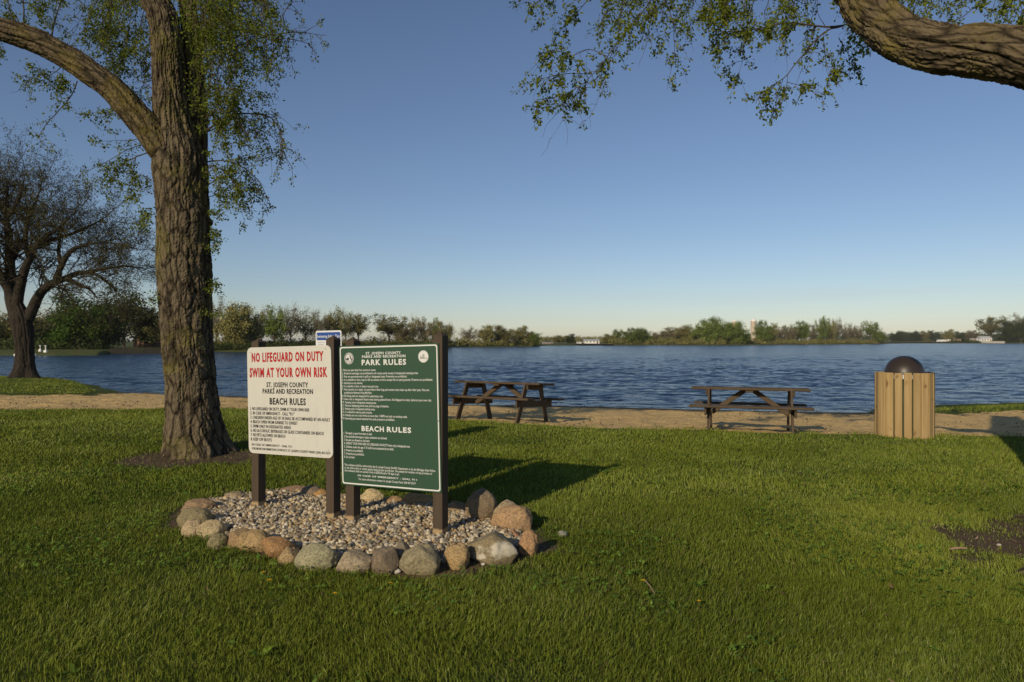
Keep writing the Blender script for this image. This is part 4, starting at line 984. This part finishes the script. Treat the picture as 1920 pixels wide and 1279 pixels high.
def buoy(px_, py, Y, label):
    s = Y/F; o = empty('mooring_float', ((px_-960)*s, Y, WATER)); tag(o, label, 'float', 'white floats at the left shore')
    for nm, pr, mt in (('body', [(.02, -.12), (.17, -.10), (.22, .05), (.22, .22), (.15, .33), (.02, .36)], M['house_white']), ('band', [(.222, .10), (.229, .10), (.229, .15), (.222, .15)], M['house_tan'])):
        m = MB(); a = np.linspace(0, 2*np.pi, 20, endpoint=False); j = np.arange(20); m.add(np.concatenate([np.stack([np.cos(a)*r, np.sin(a)*r, a*0+z], 1) for r, z in pr]), np.concatenate([np.stack([k*20+j, k*20+(j+1) % 20, (k+1)*20+(j+1) % 20, (k+1)*20+j], 1) for k in range(len(pr)-1)])); m.build(nm, mt, o, smooth=True)
buoy(29, 666, 94.5, 'small white float at the shore left of the budding tree trunk')
buoy(65, 668, 93.5, 'small white float at the shore right of the budding tree trunk')

# ------------------------------------------------------------------ the sign bed: stones, gravel
ICO = {}
def ico(sub):
    if sub not in ICO:
        b = bmesh.new(); bmesh.ops.create_icosphere(b, subdivisions=sub, radius=1); b.verts.index_update()
        ICO[sub] = (np.array([v.co[:] for v in b.verts]), np.array([[v.index for v in f.verts] for f in b.faces])); b.free()
    return ICO[sub]
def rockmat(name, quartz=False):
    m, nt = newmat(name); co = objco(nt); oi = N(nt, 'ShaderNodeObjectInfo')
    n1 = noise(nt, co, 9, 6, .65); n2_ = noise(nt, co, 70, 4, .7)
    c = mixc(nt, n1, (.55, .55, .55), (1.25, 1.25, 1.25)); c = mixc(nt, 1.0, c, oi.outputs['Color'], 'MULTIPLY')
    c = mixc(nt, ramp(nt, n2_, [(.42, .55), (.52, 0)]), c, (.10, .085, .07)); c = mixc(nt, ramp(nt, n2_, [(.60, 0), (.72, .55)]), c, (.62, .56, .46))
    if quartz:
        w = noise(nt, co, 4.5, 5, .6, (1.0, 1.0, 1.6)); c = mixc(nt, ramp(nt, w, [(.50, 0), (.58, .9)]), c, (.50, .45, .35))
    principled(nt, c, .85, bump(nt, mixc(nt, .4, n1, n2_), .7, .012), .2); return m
M['rock'] = rockmat('fieldstone'); M['rock_quartz'] = rockmat('fieldstone_quartz', True)
# cx, top, bottom, width (photo px), colour, angularity, tilt, label
ROCKS = [
 (373, 936, 967, 62, (.30, .21, .13), .1, 0, 'smooth reddish brown dome stone at the back left of the ring'),
 (361, 953, 996, 60, (.25, .22, .13), .35, 0, 'large greenish grey stone at the far left end of the ring'),
 (361, 975, 1008, 38, (.44, .36, .24), .2, 0, 'small cream stone leaning on the large greenish one at the left end'),
 (398, 976, 1011, 56, (.42, .35, .22), .2, .1, 'plump cream stone right of the small cream one'),
 (408, 997, 1031, 36, (.23, .21, .12), .3, -.5, 'leaning mossy green wedge stone in the front left'),
 (449, 991, 1030, 46, (.30, .21, .12), .3, -.3, 'brown tan stone with a crack, right of the mossy wedge'),
 (480, 996, 1036, 66, (.40, .29, .15), .15, -.15, 'rounded yellow tan stone in the front left'),
 (526, 1006, 1051, 74, (.34, .20, .09), .55, -.35, 'long orange brown slab stone sloping down to the left'),
 (544, 1027, 1062, 48, (.36, .27, .15), .5, 0, 'small angular tan stone left of the big pale green one'),
 (592, 1022, 1072, 77, (.35, .34, .23), .35, 0, 'big pale green grey stone with a peaked top in front of the white sign'),
 (641, 1030, 1046, 30, (.13, .12, .11), .3, 0, 'low dark grey stone behind the pinkish one'),
 (668, 1034, 1076, 70, (.33, .28, .21), .4, 0, 'wide pinkish grey stone below the green sign corner'),
 (722, 1024, 1080, 50, (.23, .185, .14), .75, .2, 'angular purple brown stone with sharp facets in front'),
 (754, 1019, 1067, 42, (.21, .18, .14), .5, 0, 'purplish grey stone squeezed behind the angular one'),
 (790, 1022, 1080, 76, (.30, .27, .18), .3, 0, 'big smooth olive grey stone in the middle of the front'),
 (857, 1021, 1070, 44, (.40, .29, .15), .25, 0, 'egg shaped yellow tan stone standing between two bigger ones'),
 (923, 998, 1060, 94, (.25, .21, .13), .6, 0, 'largest front stone with a white quartz patch at the right'),
 (963, 994, 1015, 30, (.44, .24, .14), .2, 0, 'small orange stone left of the larger orange one at the right end'),
 (992, 994, 1044, 36, (.40, .25, .14), .2, 0, 'orange pink stone at the far right end of the ring'),
 (961, 946, 1003, 74, (.43, .29, .17), .12, 0, 'big round tan boulder at the right end'),
 (955, 939, 992, 56, (.36, .30, .21), .3, 0, 'pale stone peeking from behind the big round tan boulder'),
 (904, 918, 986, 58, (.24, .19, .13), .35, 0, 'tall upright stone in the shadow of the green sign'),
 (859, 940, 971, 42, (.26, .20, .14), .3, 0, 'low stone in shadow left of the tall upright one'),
 (784, 927, 956, 62, (.42, .28, .14), .5, -.2, 'tan slab stone at the back beside the tallest sign post'),
 (739, 931, 953, 40, (.38, .26, .14), .5, -.2, 'tan wedge stone at the back under the middle of the green sign'),
 (698, 918, 950, 44, (.55, .46, .29), .2, 0, 'pale cream round stone at the back right of the inner post'),
 (637, 926, 942, 26, (.38, .30, .20), .3, 0, 'little tan stone at the back between the two inner posts'),
 (602, 915, 940, 32, (.42, .25, .10), .2, 0, 'orange stone at the back against an inner sign post'),
 (584, 911, 938, 46, (.24, .19, .14), .4, .2, 'grey brown stone at the back left of the orange one'),
 (547, 910, 931, 50, (.28, .19, .13), .6, .15, 'flat brown slab at the back of the ring'),
 (512, 918, 933, 30, (.16, .14, .09), .3, 0, 'low mossy dark stone at the back right of the outer left post'),
 (443, 921, 944, 46, (.33, .27, .18), .4, 0, 'grey tan peaked stone at the back left of the outer post'),
 (415, 939, 956, 36, (.44, .38, .27), .4, 0, 'flat pale stone right of the reddish brown dome'),
]
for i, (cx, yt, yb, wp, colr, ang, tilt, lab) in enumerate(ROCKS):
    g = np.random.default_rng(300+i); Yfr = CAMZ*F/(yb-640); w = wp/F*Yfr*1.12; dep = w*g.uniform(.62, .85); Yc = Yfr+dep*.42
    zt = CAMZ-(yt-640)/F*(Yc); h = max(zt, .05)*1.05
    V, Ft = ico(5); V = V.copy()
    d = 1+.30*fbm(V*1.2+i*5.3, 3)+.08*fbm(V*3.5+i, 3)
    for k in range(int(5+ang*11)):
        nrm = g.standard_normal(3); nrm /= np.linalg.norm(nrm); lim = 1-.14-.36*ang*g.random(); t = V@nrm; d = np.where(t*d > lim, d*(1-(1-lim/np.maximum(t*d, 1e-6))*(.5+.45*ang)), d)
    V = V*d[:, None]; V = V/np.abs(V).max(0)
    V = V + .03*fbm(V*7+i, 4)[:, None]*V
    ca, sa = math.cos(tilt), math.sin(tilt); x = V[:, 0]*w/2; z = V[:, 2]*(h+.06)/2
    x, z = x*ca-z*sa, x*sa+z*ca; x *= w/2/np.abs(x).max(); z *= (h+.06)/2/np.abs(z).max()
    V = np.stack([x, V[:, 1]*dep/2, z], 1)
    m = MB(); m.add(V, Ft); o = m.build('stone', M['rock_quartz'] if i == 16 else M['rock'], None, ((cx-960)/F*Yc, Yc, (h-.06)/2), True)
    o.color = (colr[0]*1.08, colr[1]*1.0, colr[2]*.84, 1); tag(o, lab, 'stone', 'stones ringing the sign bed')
for (sx, sy, r, colr, lab) in ((745, 1075, .022, (.6, .56, .48), 'small white pebble lying before the angular purple stone'), (1055, 1006, .035, (.40, .36, .30), 'small grey stone alone in the grass right of the ring'), (906, 1060, .013, (.7, .68, .6), 'tiny white pebble in the soil below the quartz stone'), (1873, 1024, .014, (.6, .55, .45), 'tiny pale pebble in the bare soil at right')):
    p = ground(sx, sy); V, Ft = ico(3); V = V*(1+.2*fbm(V*1.5+sx, 3))[:, None]*np.array([r*1.2, r, r*.8]); m = MB(); m.add(V, Ft); o = m.build('pebble', M['rock'], None, (p[0], p[1], r*.5), True); o.color = (*colr, 1); tag(o, lab, 'pebble')
# soil under the gravel
mb = MB(); xs = np.linspace(BED[:, 0].min(), BED[:, 0].max(), 60); ys = np.linspace(BED[:, 1].min(), BED[:, 1].max(), 40); Xg, Yy = np.meshgrid(xs, ys); sd = poly_sd(Xg, Yy, BED)
V, Q = grid(Xg, Yy, np.clip(-sd*.2, 0, .02)+.005, 60, 40); mb.add(V, Q[(sd.ravel()[Q] < .0).all(1)], 0, np.array([0, 1., 0, 1])); tag(mb.build('gravel_bed', M['lawn'], smooth=True), kind='structure')
def gravelmat():
    m, nt = newmat('gravel'); co = worldco(nt); at_ = N(nt, 'ShaderNodeAttribute', attribute_name='Col')
    c = mixc(nt, noise(nt, co, 120, 4), (.75, .75, .75), (1.15, 1.15, 1.15)); c = mixc(nt, 1.0, at_.outputs['Color'], c, 'MULTIPLY'); principled(nt, c, .75, None, .25); return m
M['gravel'] = gravelmat()
g = np.random.default_rng(77); V0, F0 = ico(2); V0 = V0[:]; mb = MB()
lo = BED.min(0); hi = BED.max(0); n = 17500; X = g.uniform(lo[0], hi[0], n); Y = g.uniform(lo[1], hi[1], n); k = poly_sd(X, Y, BED) < -.01; X = X[k]; Y = Y[k]; n = len(X)
sd = poly_sd(X, Y, BED); pal = np.array([(.56, .46, .31), (.46, .35, .21), (.66, .58, .44), (.32, .28, .22), (.50, .46, .38), (.36, .25, .14), (.58, .45, .26), (.22, .20, .16), (.72, .65, .52)])
Vs = []; cs = []
for k in range(n):
    r = g.uniform(.010, .025)*(1.25 if g.random() < .12 else 1); sc = np.array([g.uniform(.8, 1.5), g.uniform(.7, 1.1), g.uniform(.5, .9)])*r
    a = g.standard_normal((3, 3)); q_, _ = np.linalg.qr(a); Vk = V0*(1+.18*np.sin(V0@a[0]*2.2+k))[:, None]*sc; Vk = Vk@q_.T
    Vs.append(Vk+np.array([X[k], Y[k], min(.03, -sd[k]*.2+.004)+g.uniform(0, .022)])); cs.append(np.append(pal[g.integers(9)]*np.array([.92, .88, .80])*g.uniform(.55, 1.15), 1))
nv = len(V0); mb.add(np.concatenate(Vs), (np.arange(n)*nv)[:, None, None].repeat(len(F0), 1).reshape(-1, 1)+np.tile(F0, (n, 1)), 0, np.repeat(np.array(cs), nv, 0))
tag(mb.build('gravel', M['gravel'], smooth=True), 'mixed tan and grey pea gravel filling the sign bed', 'gravel', kind='stuff')

# ------------------------------------------------------------------ lettering
def text_geo(s, bold=.0):
    cu = bpy.data.curves.new('t', 'FONT'); cu.body = s; cu.size = 1; cu.offset = bold; cu.resolution_u = 2; cu.fill_mode = 'FRONT'; cu.space_character = 1.0+bold*5.5
    ob = bpy.data.objects.new('t', cu); me = bpy.data.meshes.new_from_object(ob)
    V = np.array([v.co[:] for v in me.vertices]) if len(me.vertices) else np.zeros((0, 3)); P = [tuple(p.vertices) for p in me.polygons]
    bpy.data.objects.remove(ob); bpy.data.curves.remove(cu); bpy.data.meshes.remove(me); return V, P
def put(mb, s, x0, x1, zc, cap, y, bold=.0, mat=0):
    """text from x0 to x1, cap height cap centred on zc, in the local xz plane facing -y"""
    V, P = text_geo(s, bold)
    if not len(V): return
    capV, _ = text_geo('H', bold); ch = capV[:, 1].max()-capV[:, 1].min(); lo, hi = V[:, 0].min(), V[:, 0].max()
    X = x0+(V[:, 0]-lo)/(hi-lo)*(x1-x0); Z = zc-cap/2+(V[:, 1]-capV[:, 1].min())*cap/ch
    mb.poly(np.stack([X, np.full(len(X), y), Z], 1), P, mat)
def rrect(W, H, r, n=7):
    pts = []
    for (cx, cz, a0) in ((W-r, H-r, 0), (r, H-r, 90), (r, r, 180), (W-r, r, 270)):
        for k in range(n): a = math.radians(a0+90*k/(n-1)); pts.append((cx+r*math.cos(a), cz+r*math.sin(a)))
    return pts
def plate(W, H, r, th, mat, name, parent, ox=0, oz=0, y=0):
    p = rrect(W, H, r); n = len(p); V = [(x+ox, y-th, z+oz) for x, z in p]+[(x+ox, y, z+oz) for x, z in p]; m = MB()
    m.poly(V, [tuple(range(n-1, -1, -1)), tuple(range(n, 2*n))]+[(i, (i+1) % n, n+(i+1) % n, n+i) for i in range(n)]); return m.build(name, mat, parent)
def post(parent, x, H, half=.0445, z0=-.25):
    m = MB(); b = half; V = [(x-b, -b, z0), (x+b, -b, z0), (x+b, b, z0), (x-b, b, z0), (x-b, -b, H-.035), (x+b, -b, H-.035), (x+b, b, H-.035), (x-b, b, H-.035), (x, 0, H)]
    m.poly(V, [(0, 1, 5, 4), (1, 2, 6, 5), (2, 3, 7, 6), (3, 0, 4, 7), (4, 5, 8), (5, 6, 8), (6, 7, 8), (7, 4, 8)]); return m.build('post', M['post'], parent)
SA = -math.radians(27.0)
def signbase(pl, pr, name, label):
    a = np.array(flat(*pl)); b = np.array(flat(*pr)); o = empty(name, (a[0], a[1], 0), math.atan2(b[1]-a[1], b[0]-a[0])); tag(o, label, 'sign'); return o, float(np.linalg.norm(b-a))
# white beach sign
o, Ls = signbase((485, 958), (625, 980), 'beach_rules_sign', 'white NO LIFEGUARD ON DUTY sign on two brown posts in the gravel bed')
post(o, 0, 1.635); post(o, Ls, 1.66)
W = Ls+.115; H = .995; ROLL = math.radians(-1.5)
pn = plate(W, H, .055, .008, M['white_panel'], 'panel', o); pn.location = (-.068, -.047, .552); pn.rotation_euler = (0, ROLL, 0); pn['label'] = 'white panel with red and black lettering'
yT = -.0105
def tx(kind, s, u0, u1, v, cap, bold=.02):
    m = MB(); put(m, s, u0*W, u1*W, (1-v)*H, cap*H, yT, bold); m.build(kind[0], kind[1], pn)
m = ('heading', M['red_ink']); tx(m, 'NO LIFEGUARD ON DUTY', .06, .915, .095, .088, .036); tx(m, 'SWIM AT YOUR OWN RISK', .03, .955, .238, .09, .036);
m = ('title', M['black_ink']); tx(m, 'ST. JOSEPH COUNTY', .24, .735, .352, .046, .022); tx(m, 'PARKS AND RECREATION', .19, .79, .412, .046, .022); tx(m, 'BEACH RULES', .275, .705, .505, .062, .03);
m = ('rule_line', M['black_ink'])
for k, (s, e_) in enumerate((('1. NO LIFEGUARD ON DUTY, SWIM AT YOUR OWN RISK', .745), ('2. IN CASE OF EMERGENCY - CALL "911"', .57), ('3. CHILDREN UNDER AGE OF 18 SHALL BE ACCOMPANIED BY AN ADULT', .975), ('4. BEACH OPEN FROM SUNRISE TO SUNSET', .605), ('5. SWIM ONLY IN DESIGNATED AREAS', .525), ('6. NO ALCOHOLIC BEVERAGES OR GLASS CONTAINERS ON BEACH', .90), ('7. NO PETS ALLOWED ON BEACH', .455), ('8. KEEP OFF BUOYS', .29))):
    tx(m, s, .03, e_, .578+.0412*k, .029, .010)
tx(m, '-IN CASE OF EMERGENCY - DIAL 911', .035, .53, .917, .020, .012); tx(m, 'FOR MORE INFORMATION CONTACT: ST. JOSEPH COUNTY PARKS (269) 467-5519', .045, .97, .955, .022, .010)
for (u, v) in ((.04, .045), (.94, .03), (.95, .93), (.05, .95)):
    m = MB(); V, Ft = ico(1); m.add(V*np.array([.006, .003, .006])+np.array([u*W, -.009, (1-v)*H]), Ft); m.build('bolt', M['grey_ink'], pn)
# green park sign
o, Ls = signbase((662, 986), (826, 1011), 'park_rules_sign', 'green PARK RULES sign with white text on two brown posts')
post(o, 0, 1.645); post(o, Ls, 1.69)
W = Ls+.125; H = 1.205
pn = plate(W, H, .012, .008, M['green_panel'], 'panel', o); pn.location = (-.078, -.047, .362); pn.rotation_euler = (0, ROLL, 0); pn['label'] = 'dark green panel with white border and text'
# border line
p1 = rrect(W-.020, H-.020, .022); p2 = rrect(W-.042, H-.042, .018); n = len(p1); V = [(x+.010, yT, z+.010) for x, z in p1]+[(x+.021, yT, z+.021) for x, z in p2]
m = MB(); m.poly(V, [(i, n+i, n+(i+1) % n, (i+1) % n) for i in range(n)]); m.build('border', M['white_ink'], pn)
m = ('heading', M['white_ink']); tx(m, 'ST. JOSEPH COUNTY', .285, .64, .058, .0185, .03); tx(m, 'PARKS AND RECREATION', .245, .685, .081, .0185, .03); tx(m, 'PARK', .24, .435, .122, .040, .035); tx(m, 'RULES', .465, .69, .122, .040, .035); tx(m, 'BEACH', .225, .455, .590, .037, .035); tx(m, 'RULES', .485, .725, .590, .037, .035); tx(m, 'IN CASE OF EMERGENCY - DIAL 911', .175, .77, .925, .012, .025);
m = ('rule_line', M['white_ink']); lines = [('1. Parks are open daily from sunrise to sunset.', .385), ('2. Alcoholic beverages are prohibited in all county parks except in designated camping areas.', .805), ('3. Fires are permitted only in grills or designated areas. Fireworks are prohibited.', .695), ('4. It is unlawful to hunt, trap or kill any animal or bird, except fish on park grounds. Firearms are prohibited.', .94), ('5. Solicitation is not allowed.', .245), ('6. It is unlawful to litter or dump in any park area.', .41), ('7. Pets must be on a leash, no more than 6 feet long and owners must clean up after their pets. Pets are', .905), ("prohibited at Rawson's King Mill Park.", .34), ('8. All hiking trails are designated for pedestrians only.', .455), ('9. Swim only in designated beach areas during posted hours. No lifeguard on duty. Swim at your own risk.', .925), ('10. Camping only in designated camping areas.', .385), ('11. Persons displaying permit have priority usage of shelters.', .51), ('12. Parking only in designated parking areas.', .37), ('13. It is unlawful to destroy park property.', .34), ('14. Vehicles are not to be driven at more than 15 MPH and only on existing roads.', .69), ('15. Removing any natural material from park property is prohibited.', .565)]
for k, (s, e_) in enumerate(lines): tx(m, s, .05 if k == 7 else .028, e_, .175+.0231*k, .0158, .016)
for k, (s, e_) in enumerate((('1. The beach is open from dawn to dusk.', .335), ('2. No alcoholic beverages or glass containers are allowed.', .485), ('3. No pets are allowed on the beach.', .31), ('4. SWIM AT YOUR OWN RISK! NO LIFEGUARD ON DUTY! Swim only in designated area.', .71), ('5. Children under the age of 10 shall be accompanied by an adult.', .55), ('6. Firearms are prohibited.', .235), ('7. Fireworks are prohibited.', .245), ('8. Do not litter.', .15))): tx(m, s, .035, e_, .627+.0245*k, .0165, .016)
for k, (s, e_) in enumerate((("This ordinance shall be enforced by the St. Joseph County Sheriff's Department or by the Michigan State Police", .945), ('or any other police or county agency having proper jurisdiction. The penalty for violation of any provision of', .915), ('this ordinance shall not exceed a fine of $500.00 and/or 90 days in jail.', .60))): tx(m, s, .035, e_, .855+.0205*k, .0155, .012)
tx(m, 'For more information contact: St. Joseph County Parks 269-467-5519', .185, .755, .950, .0155, .012);
def disc(m, cx, cz, r, y, mat=0, r2=None, n=28, rz=1.0, a0=0, a1=2*math.pi):
    a = np.linspace(a0, a1, n, endpoint=(a1-a0) < 6.2); V = np.stack([cx+np.cos(a)*r, a*0+y, cz+np.sin(a)*r*rz], 1)
    if r2 is None: m.poly(V, [tuple(range(n))], mat)
    else: V = np.vstack([V, np.stack([cx+np.cos(a)*r2, a*0+y, cz+np.sin(a)*r2*rz], 1)]); m.poly(V, [(i, (i+1) % n, n+(i+1) % n, n+i) for i in range(n)], mat)
mats = [M['white_ink'], M['black_ink'], M['grey_ink'], M['orange_ink']]
cx, cz, r = .107*W, (1-.092)*H, .050; m = MB(); disc(m, cx, cz, r, yT); disc(m, cx, cz, r*.93, yT-.001, 2, r*.80); disc(m, cx, cz, r*.78, yT-.001, 1, r*.74)
def tri(m, pts, mat, y=yT-.002): m.poly([(cx+a*r, y, cz+b*r) for a, b in pts], [tuple(range(len(pts)))], mat)
tri(m, [(-.68, -.2), (-.1, -.28), (.05, .02), (-.15, .1), (-.2, .3), (-.3, .05), (-.62, .02)], 1); tri(m, [(.12, .55), (.25, .6), (.62, -.1), (.65, -.4), (.5, -.35), (.28, .1)], 1); tri(m, [(-.6, -.3), (.55, -.42), (.1, -.55), (-.4, -.45)], 2); m.build('seal', mats, pn)
cx = .857*W; cz = (1-.088)*H; m = MB(); disc(m, cx, cz, r, yT); disc(m, cx, cz, r*.95, yT-.001, 2, r*.92)
tri(m, [(-.2, .25), (-.1, .4), (.1, .4), (.25, .22), (.1, .1), (-.1, .1)], 2); tri(m, [(-.55, -.35), (-.5, .1), (-.42, .1), (-.38, -.35)], 1); tri(m, [(-.3, -.35), (-.25, .0), (.2, .05), (.3, -.35)], 2); tri(m, [(.35, -.3), (.7, -.15), (.72, -.3), (.4, -.4)], 2); m.build('seal', mats, pn)
for (u, v) in ((.015, .53), (.985, .52)):
    m = MB(); V, Ft = ico(1); m.add(V*np.array([.006, .003, .006])+np.array([u*W, -.012, (1-v)*H]), Ft); m.build('bolt', M['steel'], pn)
# swimming safety sign behind
Y3 = 9.3; s3 = Y3/F; o = empty('swimming_tips_sign', ((621-960)*s3, Y3, 0), -math.radians(24)); tag(o, 'white sign headed Swimming Safety Tips partly hidden behind the two rule signs', 'sign')
post(o, 0, 1.60, .035)
W3 = .56; H3 = .90; K3 = Y3/12.0; pn = plate(W3, H3, .035, .006, M['white_sheet'], 'panel', o); pn.location = (-W3/2*K3, -.038, CAMZ-(717-640)*s3); pn.scale = (K3, 1, K3); pn.rotation_euler = (0, math.radians(-1.0), 0)
hd = plate(W3-.05, .135, .02, .003, M['blue_ink'], 'header', pn, .025, H3-.165, -.0065)
m = MB(); put(m, 'Swimming Safety Tips', .035, W3-.035, H3-.098, .052, -.0115, .02); m.build('lettering', M['white_ink'], pn)
m = MB(); y3 = -.0085
for k, z in enumerate((.69, .655)): m.box(.05, .20 - .03*k, y3, -.0061, z, z+.008)
for k, z in enumerate((.56, .53, .44, .41, .32)): m.box(.05, .42-.06*(k % 2), y3, -.0061, z, z+.006)
m.build('small_print', M['grey_ink'], pn)
m = MB(); disc(m, .455, .085, .045, y3, 1, .032, 20, 1.1)
def blob(pts, mat): m.poly([(x, y3-.001, z) for x, z in pts], [tuple(range(len(pts)))], mat)
blob([(.40, .12), (.47, .13), (.49, .19), (.43, .26), (.40, .2)], 3); blob([(.43, .25), (.49, .30), (.485, .31), (.42, .26)], 1); m.build('picture', mats, pn)

# ------------------------------------------------------------------ picnic tables
def make_table():
    o = empty('picnic_table'); L2 = 1.03
    m = MB()
    for k in range(5): y = -.36+.1485*k; m.box(-L2, L2, y, y+.140, .735, .784, None, 0, .012)
    m.build('tabletop', M['table'], o)
    for sgn in (-1, 1):
        m = MB()
        for k in range(2): y = sgn*.72-.145+.148*k; m.box(-L2-.01, L2+.01, y, y+.140, .425, .472, None, 0, .012)
        m.build('seat', M['table'], o)
    for x in (-.71, .71):
        sx = 1 if x > 0 else -1
        for sgn in (-1, 1):
            m = MB(); a = math.atan2(.40, .80); Mx = Matrix.Translation((x, sgn*.50, .33))@Matrix.Rotation(sgn*a*.92, 4, 'X'); m.box(-.019, .019, -.07, .07, -.52, .46, Mx, 0, .006); m.build('leg', M['table'], o)
        m = MB(); m.box(x+.021*sx-.019, x+.021*sx+.019, -.80, .80, .285, .423, Matrix.Translation((.019*sx, 0, 0)), 0, .01); m.build('seat_beam', M['table'], o)
        m = MB(); m.box(x-.019, x+.019, -.36, .36, .635, .733, Matrix.Translation((.040*sx, 0, 0)), 0, .01); m.build('top_beam', M['table'], o)
        m = MB(); d = Vector((-(x-.10*sx), 0, .36)); Lb = d.length; an = math.atan2(.40, .56)
        Mx = Matrix.Translation((x-.34*sx, 0, .52))@Matrix.Rotation((an if sx > 0 else -an), 4, 'Y'); m.box(-.37, .37, -.045, .045, -.045, .045, Mx, 0, .008); m.build('brace', M['table'], o)
    m = MB(); m.box(-.07, .07, -.34, .34, .695, .733, None, 0, .008); m.build('cleat', M['table'], o)
    return o
t1 = make_table()
def copy_tree(o, parent=None):
    c = o.copy(); C.objects.link(c)
    if parent is not None: c.parent = parent
    for ch in list(o.children): copy_tree(ch, c)
    return c
t2 = copy_tree(t1)
t1.location = (-.20, 14.55, -.045); t1.rotation_euler = (math.radians(-4), 0, math.radians(-29)); tag(t1, 'brown wooden picnic table turned at an angle just right of the green sign', 'picnic table', 'picnic tables on the sand')
t2.location = (4.42, 12.72, -.04); t2.rotation_euler = (math.radians(-2.5), 0, math.radians(-18.5)); tag(t2, 'brown wooden picnic table seen side on, left of the trash bin', 'picnic table', 'picnic tables on the sand')

# ------------------------------------------------------------------ trash bin
bx = (1695.5-960)/F*11.62; o = empty('trash_bin', (bx, 11.62, 0), math.radians(4)); tag(o, 'round slatted pine trash bin with a brown dome lid at the lawn edge', 'trash bin')
ns = 20; Rb = .425
for k in range(ns):
    a = 2*math.pi*(k+.5)/ns-math.pi/2; Mx = Matrix.Rotation(a+math.pi/2, 4, 'Z')@Matrix.Translation((0, -Rb, 0)); m = MB()
    m.box(-.056, .056, -.019, .019, -.06+R.uniform(-.01, .01), 1.08+R.uniform(-.006, .006), None, 0, .005); ob = m.build('slat', M['slat'], o); ob.matrix_local = Mx
def lathe(prof, n=48):
    a = np.linspace(0, 2*np.pi, n, endpoint=False); V = np.concatenate([np.stack([np.cos(a)*r, np.sin(a)*r, a*0+z], 1) for r, z in prof]); j = np.arange(n)
    return V, np.concatenate([np.stack([k*n+j, k*n+(j+1) % n, (k+1)*n+(j+1) % n, (k+1)*n+j], 1) for k in range(len(prof)-1)])
m = MB(); m.add(*lathe([(.35, .02), (.36, .5), (.36, .95), (.34, .95), (.33, .1)])); m.build('liner', M['liner'], o, smooth=True)
for z in (1.015,):
    m = MB(); m.add(*lathe([(.395, z-.035), (.403, z-.035), (.403, z+.035), (.395, z+.035), (.395, z-.035)])); m.build('hoop', M['steel'], o, smooth=False)
m = MB(); pr = [(.315, 1.0), (.32, 1.03)]+[(.312*math.cos(t), 1.035+.325*math.sin(t)) for t in np.linspace(0, 1.565, 22)]; m.add(*lathe(pr, 64)); m.build('lid', M['lid'], o, smooth=True)

# ------------------------------------------------------------------ dandelions, a twig
def dandelion(pxx, pyy, lab, sc=1.0):
    p = ground(pxx, pyy+6); o = empty('dandelion', (p[0], p[1], 0)); tag(o, lab, 'flower', 'dandelions in the lawn'); g = np.random.default_rng(int(pxx)); h = .055
    m = MB(); tube(m, [(0, 0, -.01), (.003, 0, h*.5), (0, -.004, h)], .0022, .002, 6); m.build('stem', M['stem'], o)
    m = MB(); n = 60; P = []
    for k in range(n):
        a = k*2.399; r = .016*math.sqrt((k+1)/n)*sc; dirv = np.array([math.cos(a), math.sin(a), .9-r*30]); c = np.array([0, -.004, h]); tip = c+dirv*np.array([r, r, .009]); sd_ = np.array([-math.sin(a), math.cos(a), 0])*.0022
        P += [c-sd_*.5, c+sd_*.5, tip+sd_, tip-sd_]
    m.add(np.array(P), (np.arange(n)*4)[:, None]+np.array([[0, 1, 2, 3]])); m.build('bloom', M['yellow'], o)
dandelion(494, 1083, 'upper of two dandelions close together left in the lawn'); dandelion(506, 1098, 'lower of two dandelions close together left in the lawn', 1.15)
dandelion(628, 1124, 'dandelion below the big pale green stone'); dandelion(1206, 1099, 'dandelion at the end of the dry twig', 1.0); dandelion(732, 1104, 'faint dandelion below the angular purple stone', .8); dandelion(1310, 1139, 'dandelion right of and below the dry twig', .8)
a = np.array(flat(1209, 1104)); b = np.array(flat(1227, 1128)); m = MB(); tube(m, [(a[0], a[1], .055), ((a[0]+b[0])/2, (a[1]+b[1])/2, .06), (b[0], b[1], .05)], .004, .003, 6); tag(m.build('twig', M['dry_twig']), 'short pale dry twig lying on the grass', 'twig')
a = np.array(flat(1782, 1037)); b = np.array(flat(1812, 1036)); m = MB(); tube(m, [(a[0], a[1], .03), ((a[0]+b[0])/2, (a[1]+b[1])/2, .035), (b[0], b[1], .03)], .009, .007, 6); tag(m.build('twig', M['dry_twig']), 'thick broken twig at the edge of the bare soil at right', 'twig')

# ------------------------------------------------------------------ the air over the lake
hm = bpy.data.materials.new('haze'); hm.use_nodes = True; nt = hm.node_tree; nt.nodes.clear()
pv = nt.nodes.new('ShaderNodeVolumePrincipled'); pv.inputs['Color'].default_value = (.86, .90, .95, 1); pv.inputs['Density'].default_value = .00009; pv.inputs['Anisotropy'].default_value = 0.0
ho = nt.nodes.new('ShaderNodeOutputMaterial'); nt.links.new(pv.outputs[0], ho.inputs['Volume'])
m = MB(); m.box(-24000, 24000, -300, 12000, -2.6, 26); tag(m.build('haze', hm), 'thin morning haze over the lake', 'haze', kind='stuff')
